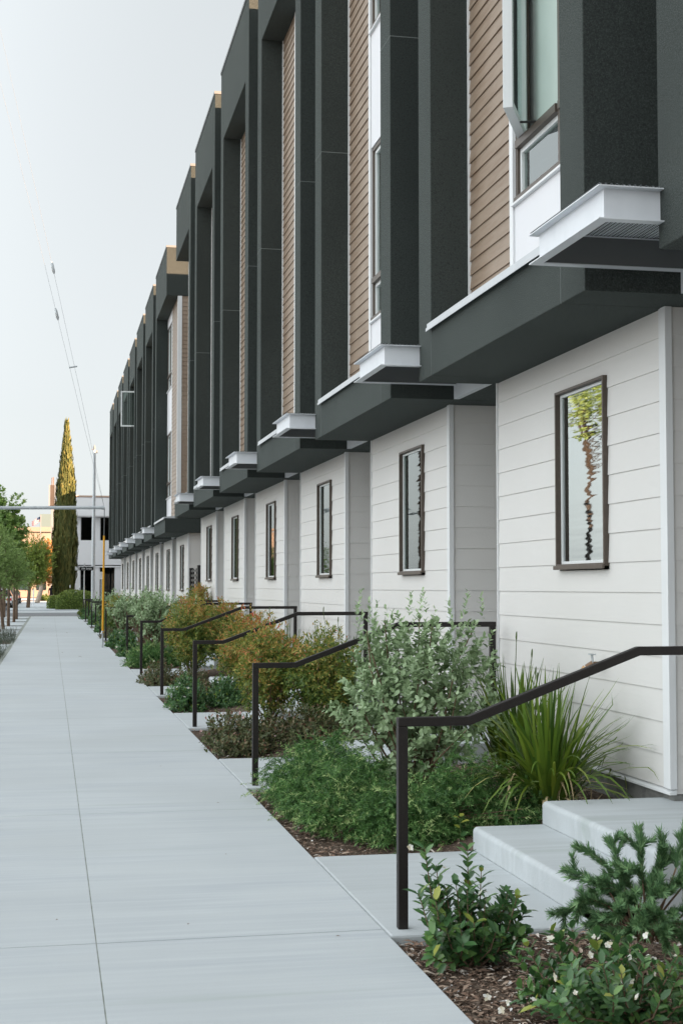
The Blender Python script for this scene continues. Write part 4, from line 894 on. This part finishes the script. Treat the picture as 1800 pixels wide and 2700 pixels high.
def hedge(label, c, rad, seed, n=2200):
    r = rs(seed); R = empty("clipped_hedge", (c[0], c[1], -.05), label, "hedge", "clipped hedges on the far corner"); cl = Cloud(); d = rdirs(r, n); d[:, 2] = np.abs(d[:, 2]); f = np.sign(d) * np.abs(d) ** .72
    P = np.array(c) + f * np.array(rad) * lump(d, seed, .06)[:, None]
    cl.leaves(P, unit_rows(d + .8 * rdirs(r, n)), unit_rows(d + .6 * rdirs(r, n)), .13 * r.uniform(.6, 1.2, n), .075, np.clip(r.beta(2, 2, n) * .8 + .25 * d[:, 2], 0, 1), 'kite'); cl.build("foliage", M['hedge'], R)
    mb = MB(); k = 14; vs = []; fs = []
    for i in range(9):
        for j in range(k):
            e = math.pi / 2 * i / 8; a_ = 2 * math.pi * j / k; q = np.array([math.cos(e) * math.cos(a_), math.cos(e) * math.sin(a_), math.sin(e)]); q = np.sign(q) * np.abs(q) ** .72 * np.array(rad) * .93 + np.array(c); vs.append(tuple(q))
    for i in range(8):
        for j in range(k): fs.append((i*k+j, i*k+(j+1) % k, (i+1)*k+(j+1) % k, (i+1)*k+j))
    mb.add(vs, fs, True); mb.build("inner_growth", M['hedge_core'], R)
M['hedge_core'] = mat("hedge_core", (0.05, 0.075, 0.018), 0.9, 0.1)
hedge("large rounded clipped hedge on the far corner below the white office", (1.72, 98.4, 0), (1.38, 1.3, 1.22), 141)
hedge("smaller rounded hedge left of the large one, below the cypress", (.36, 99.2, 0), (.52, .9, .85), 142, 1000)
low_shrub("small round bush far off across the second street", (-.55, 152, 0), (.9, 1, .75), 143, M['hedge'], 160, .2, .1, "round_bush", "bush", None, None, 8, .2)
# ------------------------------------------------------------------ street furniture and the far side
# utility pole at the left edge of the parkway with a sidewalk guy: strut, wires, yellow guard
M['wire'] = mat("weathered_wire", (0.16, 0.17, 0.18), 0.6, 0.3)
U = empty("utility_pole", (-2.42, 35.6, 0), "wooden utility pole in the parkway left of the guy strut", "pole")
mb = MB(); mb.tube([(-2.42, 35.6, -.1), (-2.42, 35.6, 19.4)], [.17, .12], 12); mb.build("pole", M['wood'], U)
mb = MB(); mb.box(-2.62, -2.22, 34.4, 36.8, 18.4, 18.52); mb.box(-2.59, -2.25, 34.6, 36.6, 17.2, 17.3); mb.build("crossarm", M['wood'], U)
mb = MB()
for y in (34.6, 35.2, 36.0, 36.6): mb.lathe([(.0, 0), (.045, .01), (.05, .06), (.03, .1), (.045, .13), (.0, .16)], (-2.42, y, 18.52), 10)
mb.build("insulators", M['galv'], U)
GY = empty("sidewalk_guy", (1.28, 35.6, 0), "grey guy strut and wires over the sidewalk with a tall yellow guard", "guy wire")
mb = MB(); mb.tube([(-2.28, 35.6, 3.405), (1.24, 35.6, 3.455)], .042, 12); mb.tube([(1.22, 35.6, 3.4545), (1.29, 35.6, 3.456)], .052, 12); mb.build("strut", M['galv'], GY)
mb = MB(); mb.tube([(1.27, 35.6, .0), (1.27, 35.6, .40)], .022, 8); mb.tube([(1.245, 35.6, .33), (1.275, 35.6, .41)], .03, 8); mb.build("anchor_rod", M['galv'], GY)
mb = MB(); mb.tube([(1.272, 35.6, .36), (1.285, 35.6, 2.76)], [.027, .024], 10); mb.build("guard", M['yellow'], GY)
top = Vector((-2.32, 35.6, 18.75)); end = Vector((1.28, 35.6, 3.47)); mb = MB()
mb.tube([(1.275, 35.6, .35), (1.288, 35.6, 3.46)], .010, 6)
for dx in (0.0, 0.17):
    q0 = end.lerp(Vector((.86, 35.6, 5.25)), 1.0); tt = top + Vector((dx, 0, -.9 if dx == 0 else 0))
    pts = [end, end.lerp(tt, .15) + Vector((dx * .22 - .01, 0, 0)), end.lerp(tt, .5) + Vector((dx * .15, 0, 0)), tt]; mb.tube(pts, .0028, 5)
mb.build("guy_wire", M['wire'], GY)
def on_wire(dx, t):
    tt = top + Vector((dx, 0, -.9 if dx == 0 else 0)); a = end.lerp(tt, .15) + Vector((dx * .22 - .01, 0, 0)); b = end.lerp(tt, .5) + Vector((dx * .15, 0, 0))
    return a.lerp(b, t), (b - a).normalized()
for dx, t, sz in ((.17, .68, .16), (0.0, .52, .16)):
    p, d = on_wire(dx, t); mb = MB(); mb.tube([p - d * sz, p - d * sz * .6, p + d * sz * .6, p + d * sz], [.012, .036, .036, .012], 8); mb.build("strain_insulator", M['galv'], GY)
p, d = on_wire(.085, .22); mb = MB(); mb.tube([p + Vector((-.10, 0, -.02)), p + Vector((.10, 0, .02))], .02, 6); mb.build("spacer", M['galv'], GY)
# street sign
M['sign_black'] = mat("sign_black", (0.008, 0.009, 0.009), 0.7, 0.1)
T_ = empty("street_sign", (1.74, 76.2, 0), "black street name blade reading 17th Street on a thin grey pole", "street sign")
mb = MB(); mb.tube([(1.74, 76.2, -.1), (1.74, 76.2, 2.66)], .028, 8); mb.tube([(1.74, 76.2, 2.66), (1.74, 76.2, 2.72)], .04, 8); mb.build("pole", M['galv'], T_)
mb = MB(); mb.box(1.26, 2.2, 76.155, 76.175, 2.56, 2.575); mb.build("bracket", M['black'], T_)
def rounded(x0, x1, z0, z1, r, n=5):
    P = []
    for cx, cz, a0 in ((x1 - r, z0 + r, -90), (x1 - r, z1 - r, 0), (x0 + r, z1 - r, 90), (x0 + r, z0 + r, 180)):
        for i in range(n + 1):
            a = math.radians(a0 + 90 * i / n); P.append((cx + r * math.cos(a), cz + r * math.sin(a)))
    return P
mb = MB(); mb.prism(rounded(1.475, 2.215, 2.35, 2.545, .05), 'y', 76.13, 76.14); pl = mb.build("sign_border", M['trim'], T_)
mb = MB(); mb.prism(rounded(1.478, 2.212, 2.353, 2.542, .048), 'y', 76.124, 76.1295); pl = mb.build("blade", M['sign_black'], T_)
cu = bpy.data.curves.new("lettering", 'FONT'); cu.body = "17th Street"; cu.size = .128; cu.offset = .0015; cu.extrude = .001; cu.align_x = 'CENTER'; cu.align_y = 'CENTER'; cu.space_character = 1.0
to = bpy.data.objects.new("lettering_source", cu); COL.objects.link(to); bpy.context.view_layer.update()
me = bpy.data.meshes.new_from_object(to.evaluated_get(bpy.context.evaluated_depsgraph_get())); bpy.data.objects.remove(to)
lo = bpy.data.objects.new("lettering", me); COL.objects.link(lo); me.materials.clear(); me.materials.append(M['trim']); lo.parent = T_
lo.location = (1.845 - 1.74, 76.1215 - 76.2, 2.447); lo.rotation_euler = (math.radians(90), 0, 0)
mb = MB(); mb.box(1.262, 1.458, 76.13, 76.14, 2.345, 2.55); mb.mi = 1
for i in range(7): mb.prism([(1.262 + i * .028, 2.345), (1.274 + i * .028, 2.345), (1.262 + min(i * .028 + .06, .184) + .012, 2.55), (1.262 + min(i * .028 + .06, .184), 2.55)], 'y', 76.127, 76.1295)
mb.mi = 0
st = []
for i in range(10):
    a = math.pi / 2 + i * math.pi / 5; rr_ = .072 if i % 2 == 0 else .036; st.append((1.35 + rr_ * math.cos(a), 2.44 + rr_ * math.sin(a)))
mb.prism(st, 'y', 76.122, 76.1265); mb.build("emblem", [M['trim'], M['black']], T_)
# lamp post
LP = empty("lamp_post", (2.26, 78.0, 0), "tall plain grey pole in front of the white office", "pole")
mb = MB(); mb.tube([(2.26, 78, -.15), (2.26, 78, 8.9)], [.115, .075], 12); mb.build("pole", M['galv'], LP)
mb = MB(); mb.tube([(2.26, 78, 8.9), (2.26, 78, 9.05), (2.26, 78, 9.2)], [.05, .075, .02], 10); mb.tube([(2.10, 78, 8.96), (2.40, 78, 8.86)], .022, 6); mb.box(2.33, 2.43, 77.95, 78.05, 8.74, 8.9); mb.build("bracket", M['wire'], LP)
PS = empty("parking_sign", (2.68, 77.6, 0), "small white parking sign on a thin post left of the far row's end", "sign")
mb = MB(); mb.tube([(2.68, 77.62, -.1), (2.68, 77.62, 2.30)], .025, 8); mb.build("post", M['galv'], PS)
mb = MB(); mb.prism(rounded(2.53, 2.83, 1.90, 2.30, .03), 'y', 77.585, 77.592); mb.build("plate", M['trim'], PS)
mb = MB()
for i, wd in enumerate((.18, .12, .2, .16)): mb.box(2.68 - wd / 2, 2.68 + wd / 2, 77.581, 77.584, 2.22 - i * .075, 2.245 - i * .075)
mb.build("print", M['flash'], PS)
for i, (x, y, lb) in enumerate([(1.35, 101.5, "thin green stake left of the office's first column"), (2.02, 101.6, "thin green stake standing behind the large hedge")]):
    K = empty("garden_stake", (x, y, 0), lb, "stake"); mb = MB(); mb.tube([(x, y, 0), (x, y, 1.42)], .02, 6); mb.build("stake", M['green_stem'], K); mb = MB(); mb.tube([(x, y, 1.42), (x, y, 1.62)], .03, 6); mb.build("cap", M['trim'], K)

# white two storey office across the cross street
O = empty("office_building", (12, 124, 0), "white two storey office with dark tall windows beyond the cypress", "building")
ow = mat("office_white", (0.74, 0.745, 0.76), 0.7, 0.2, n1=(.4, (0.69, 0.70, 0.715), (1, 1, 1), .4, .75)); og = glass_mat("office_glass", (0.10, 0.11, 0.11), 1.45)
y0 = 114.0
mb = MB(); mb.box(1.30, 9.6, y0 - .75, 122, 6.98, 8.55); mb.build("roof_fascia", ow, O, .12)
mb = MB(); mb.box(1.26, 9.65, y0 - .80, 122.1, 8.552, 8.66); mb.build("roof_edge", mat("sunlit_edge", (.50, .36, .28), .6, .3), O)  # edge colour carries the orange of low sunlight
mb = MB(); mb.box(1.80, 9.5, y0 + .30, 121.5, -.1, 6.97); mb.build("back_wall", M['dark_room'], O)
mb = MB(); mb.box(1.78, 9.5, y0, y0 + .299, 3.22, 5.16); mb.box(1.78, 9.5, y0 - .06, y0 + .299, 3.02, 3.14); mb.build("spandrel", ow, O)
for a, b in ((1.62, 2.27), (3.20, 3.78), (5.02, 5.6), (6.9, 7.5), (8.8, 9.4)):
    for za, zb2 in ((5.165, 6.975), (-.1, 3.015)):
        mb = MB(); mb.box(a + (.19 if a < 1.7 else 0), b, y0 + .02, y0 + .298, za, zb2); mb.build("column", ow, O)
mb = MB(); mb.box(1.60, 1.80, y0 - .12, 121.5, -.1, 6.97); mb.build("end_wall", ow, O)
sw = MB(); sw.box(1.605, 1.805, y0 - .128, y0 - .1205, 4.9, 6.9); sw.box(1.62, 1.77, y0 - .128, y0 - .1205, .2, 4.7); sw.build("stone_strip", M['foundation'], O)
for a, b in ((2.275, 3.195), (3.785, 5.015), (5.605, 6.895), (7.505, 8.795)):
    for z0, z1 in ((5.18, 6.96), (.1, 3.0)):
        mb = MB(); ring(mb, 0, 0.05, 0, 1, 0, 1, .02) if False else mb.box(a, b, y0 + .20, y0 + .22, z0, z1); Wn = mb.build("window", og, O)
        fm = MB(); fm.box(a, a + .05, y0 + .14, y0 + .198, z0, z1); fm.box(b - .05, b, y0 + .14, y0 + .198, z0, z1)
        if a > 3.7 and z0 < 1: fm.box(4.62, 4.70, y0 + .14, y0 + .198, z0, z1)
        fm.build("frame", M['trim'], Wn)
# unseen block added behind the far row to shade the cypress and office
NB = empty("shade_block", (20, 94, 0), "unseen block added behind the far row to shade the street corner", "building")
mb = MB(); mb.box(6.5, 36, 78, 110, -.1, 10.1); mb.build("wall", M['panel'], NB); mb = MB(); mb.box(6.4, 36.2, 77.8, 110.1, 10.102, 10.3); mb.build("roof", M['flash'], NB)
for i in range(4):
    for j in range(3):
        mb = MB(); mb.box(6.43, 6.49, 80 + i * 4.6, 81.8 + i * 4.6, 1.0 + j * 3.3, 2.8 + j * 3.3); mb.build("window", M['glass'], NB)
# far pylon sign, flag, tan building
PY = empty("pylon_sign", (.07, 150, 0), "tall brown box sign on a pale post left of the cypress", "sign")
mb = MB(); mb.box(-.02, .30, 149.9, 150.1, 0, 9.85); mb.build("post", M['wire'], PY)
mb = MB(); mb.box(-.12, .30, 149.7, 150.3, 9.86, 12.0); mb.build("box", mat("brown_sign", (.060, .046, .036), .6, .3, n1=(1.5, (.048, .036, .028), (1, 1, 1), .4, .7)), PY)
mb = MB(); mb.box(-.27, -.125, 149.65, 150.35, 9.84, 12.03); mb.box(.305, .42, 149.65, 150.35, 9.84, 12.03); mb.build("side_channel", M['wire'], PY)
mb = MB(); mb.tube([(.04, 150, 12.0), (.04, 150, 12.8)], .05, 6); mb.tube([(.2, 150, 12.0), (.2, 150, 12.85)], .05, 6); mb.build("prongs", M['bark'], PY)
FL = empty("flag_pole", (-1.28, 180, 0), "white flagpole flying a striped flag above the street trees", "flag")
mb = MB(); mb.tube([(-1.28, 180, 0), (-1.28, 180, 10.4)], .06, 8); mb.build("pole", M['wire'], FL)
fl = MB(); nxs, nzs = 14, 13
def fpt(u, v): return (-1.30 - 1.05 * u, 180 + .12 * math.sin(u * 7), 10.2 - .62 * v - .62 * u + .06 * math.sin(u * 6 + v))
for i in range(nxs):
    for j in range(nzs):
        fl.mi = 2 if (i < 6 and j < 7) else (0 if j % 2 == 0 else 1)
        fl.add([fpt(i / nxs, j / nzs * 1.0), fpt((i + 1) / nxs, j / nzs), fpt((i + 1) / nxs, (j + 1) / nzs), fpt(i / nxs, (j + 1) / nzs)], [(0, 1, 2, 3)])
ban = fl.build("banner", [mat("flag_red", (.22, .025, .03), .8, .1), mat("flag_white", (.30, .33, .36), .8, .1), mat("flag_blue", (.02, .035, .07), .8, .1)], FL)
DB = empty("distant_building", (-4, 225, 0), "low tan building far down the street, warm in the sun", "building")
tan = mat("tan_wall", (.24, .185, .15), .8, .2, n1=(.3, (.20, .155, .125), (1, 1, 1), .4, .7))
mb = MB(); mb.box(-30, 3.2, 215, 245, -.1, 9.6); mb.build("wall", tan, DB); mb = MB(); mb.box(-30.3, 3.5, 214.5, 245.3, 9.602, 10.3); mb.box(-30.2, 3.4, 214.7, 245.2, 7.0, 7.35); mb.build("cornice", tan, DB)
mb = MB(); mb.box(-1.7, .7, 222, 230, 10.302, 12.6); mb.build("roof_plant", mat("teal_metal", (.085, .125, .13), .5, .4), DB)
for i in range(12):
    for z in (1.0, 4.4):
        mb = MB(); mb.box(-28 + i * 2.6, -26.6 + i * 2.6, 214.9, 214.99, z, z + 1.7); mb.build("window", M['glass'], DB)

# person walking away
def person(label, x, y):
    R = empty("person", (x, y, 0), label, "person")
    me = bpy.data.meshes.new("body"); V = [(0, 0, .86), (0, 0, 1.06), (0, .01, 1.28), (0, .01, 1.40), (0, .02, 1.50), (0, .03, 1.60), (.10, 0, .82), (.11, .14, .45), (.11, .06, .07), (.11, .20, .03), (-.10, 0, .82), (-.11, -.08, .46), (-.11, -.26, .12), (-.11, -.14, .05),
         (.19, 0, 1.33), (.25, -.06, 1.06), (.24, .05, .84), (.24, .08, .76), (-.19, 0, 1.33), (-.25, .06, 1.06), (-.24, .16, .86), (-.24, .2, .78)]
    E2 = [(0, 1), (1, 2), (2, 3), (3, 4), (4, 5), (0, 6), (6, 7), (7, 8), (8, 9), (0, 10), (10, 11), (11, 12), (12, 13), (2, 14), (14, 15), (15, 16), (16, 17), (2, 18), (18, 19), (19, 20), (20, 21)]
    rad = [.15, .14, .17, .06, .085, .07, .095, .065, .045, .04, .095, .065, .045, .04, .075, .048, .036, .03, .075, .048, .036, .03]
    me.from_pydata(V, E2, []); o = bpy.data.objects.new("body", me); COL.objects.link(o); o.parent = R
    sk = o.modifiers.new("skin", 'SKIN'); ss = o.modifiers.new("smooth", 'SUBSURF'); ss.levels = 1; ss.render_levels = 1
    for i, d in enumerate(me.skin_vertices[0].data): d.radius = (rad[i], rad[i] * .8); d.use_root = (i == 0)
    me.materials.append(mat("dark_clothing", (.016, .016, .018), .85, .1)); return R
person("person in dark clothes walking away on the far sidewalk", .08, 128)

# parked cars beyond the cross street
def car(label, x, y, paint, seed):
    R = empty("parked_car", (x, y, -.14), label, "car", "cars parked along the far kerb"); z = -.14
    body = [(-2.2, .32), (-2.25, .62), (-2.1, .92), (-1.55, .98), (-1.0, 1.40), (.55, 1.44), (1.15, .98), (2.0, .86), (2.2, .62), (2.18, .32)]
    b = MB(); P = [(y + u, z + v) for u, v in body]; lo_ = [(y - 2.2, z + .32), (y - 2.25, z + .62), (y - 2.1, z + .92), (y - 1.55, z + .98), (y + 1.15, z + .98), (y + 2.0, z + .86), (y + 2.2, z + .62), (y + 2.18, z + .32)]
    b.prism(lo_, 'x', x - .88, x + .88); bo = b.build("body", paint, R, .08)
    c = MB(); hw = .86; tw = .64; A = [(y - 1.6, z + .985), (y - 1.05, z + 1.40), (y + .5, z + 1.44), (y + 1.15, z + .985)]
    vs = [(x - (hw if i in (0, 3) else tw), A[i][0], A[i][1]) for i in range(4)] + [(x + (hw if i in (0, 3) else tw), A[i][0], A[i][1]) for i in range(4)]
    c.add(vs, [(0, 1, 2, 3), (7, 6, 5, 4), (0, 4, 5, 1), (1, 5, 6, 2), (2, 6, 7, 3)]); c.build("cabin_glass", M['car_glass'], R, .03)
    rf = MB(); rf.box(x - .63, x + .63, y - 1.04, y + .5, z + 1.425, z + 1.47); rf.build("roof", paint, R, .02)
    for wx in (x - .80, x + .80):
        for wy in (y - 1.4, y + 1.35):
            wv = MB(); wv.tube([(wx - .11, wy, z + .32), (wx + .11, wy, z + .32)], .32, 18); wh = wv.build("wheel", M['tyre'], R); rm = MB(); rm.tube([(wx - .115, wy, z + .32), (wx + .115, wy, z + .32)], .19, 14); rm.build("rim", M['galv'], wh)
    for sx in (-.68, .68):
        t = MB(); t.box(x + sx - .16, x + sx + .16, y - 2.262, y - 2.19, z + .66, z + .84); t.build("tail_light", M['tail'], R, .01)
    bp = MB(); bp.box(x - .86, x + .86, y - 2.30, y - 2.2, z + .30, z + .50); bp.build("bumper", M['black'], R, .03)
    pl_ = MB(); pl_.box(x - .2, x + .2, y - 2.275, y - 2.262, z + .55, z + .66); pl_.build("number_plate", M['trim'], R)
M['car_glass'] = mat("car_glass", (.02, .025, .028), .08, .6); M['tyre'] = mat("tyre", (.02, .02, .02), .85, .2); M['tail'] = mat("tail_lamp", (.55, .03, .015), .25, .5)
pw = mat("white_car_paint", (.62, .63, .64), .3, .5, coat=.5); pk_ = mat("black_car_paint", (.02, .02, .022), .25, .5, coat=.5); pg = mat("grey_car_paint", (.13, .135, .14), .3, .5, .3, coat=.5)
car("white car with red tail lights parked nearest at the left edge", -3.5, 104.5, pw, 1)
car("dark car parked ahead of the white car", -3.5, 112.5, pk_, 2)
car("grey car parked third in the line", -3.5, 121.5, pg, 3)
car("black car parked fourth, farthest of the line", -3.5, 131, pk_, 4)
# thin white post and stump by the pale trunk
PO = empty("marker_post", (-1.33, 117, 0), "thin white post left of the pale tree trunk", "post"); mb = MB(); mb.tube([(-1.33, 117, 0), (-1.33, 117, 1.25)], .045, 8); mb.build("post", M['trim'], PO); mb = MB(); mb.lathe([(.05, 1.25), (.04, 1.3), (0, 1.32)], (-1.33, 117, 0), 8); mb.build("cap", M['galv'], PO)

# houses and trees on the other side of the street (seen in the window reflections)
def house(label, x0, x1, y0, y1, h, wm, rm):
    R = empty("house", ((x0 + x1) / 2, (y0 + y1) / 2, 0), label, "house", "houses across the street"); b = MB(); b.box(x0, x1, y0, y1, -.1, h); b.build("wall", wm, R)
    r = MB(); ym = (y0 + y1) / 2; r.prism([(y0 - .5, h + .002), (y1 + .5, h + .002), (ym, h + 2.2)], 'x', x0 - .5, x1 + .5); r.build("roof", rm, R)
    for i in range(4):
        for z in (.9, 3.8):
            if z + 1.4 > h: continue
            yy_ = y0 + (y1 - y0) * (i + .5) / 4; m2 = MB(); m2.box(x1 + .002, x1 + .05, yy_ - .6, yy_ + .6, z, z + 1.4); W_ = m2.build("window", M['trim'], R); m3 = MB(); m3.box(x1 + .052, x1 + .06, yy_ - .5, yy_ + .5, z + .1, z + 1.3); m3.build("pane", M['car_glass'], W_)
house("tan low house across the street", -26, -16, 30, 42, 3.2, tan, M['foundation'])
house("pale low house across the street", -26, -16, 43, 53, 3.2, M['panel'], M['foundation'])
house("low cream house across the street", -26, -16, 12, 25, 3.4, M['panel'], M['foundation'])
for i, (x, y, hh, lb, rr3, nn) in enumerate([(-14.2, 28, 5.2, "leafy tree before the gap by the tan house opposite", (2.4, 2.6, 2.3), 320), (-13.6, 52.6, 8.9, "tall leafy tree between the houses opposite", (1.9, 2.2, 1.5), 150), (-14.3, 68, 5.4, "leafy tree before the far gap opposite", (2.4, 2.6, 2.3), 320)]):
    tree("shade_tree", lb, (x, y, 0), (x, y, hh), rr3, M['olive'], 200 + i, nn, .30, .18, 'kite', .11, M['dark_bark'], "trees across the street", 8, .6)
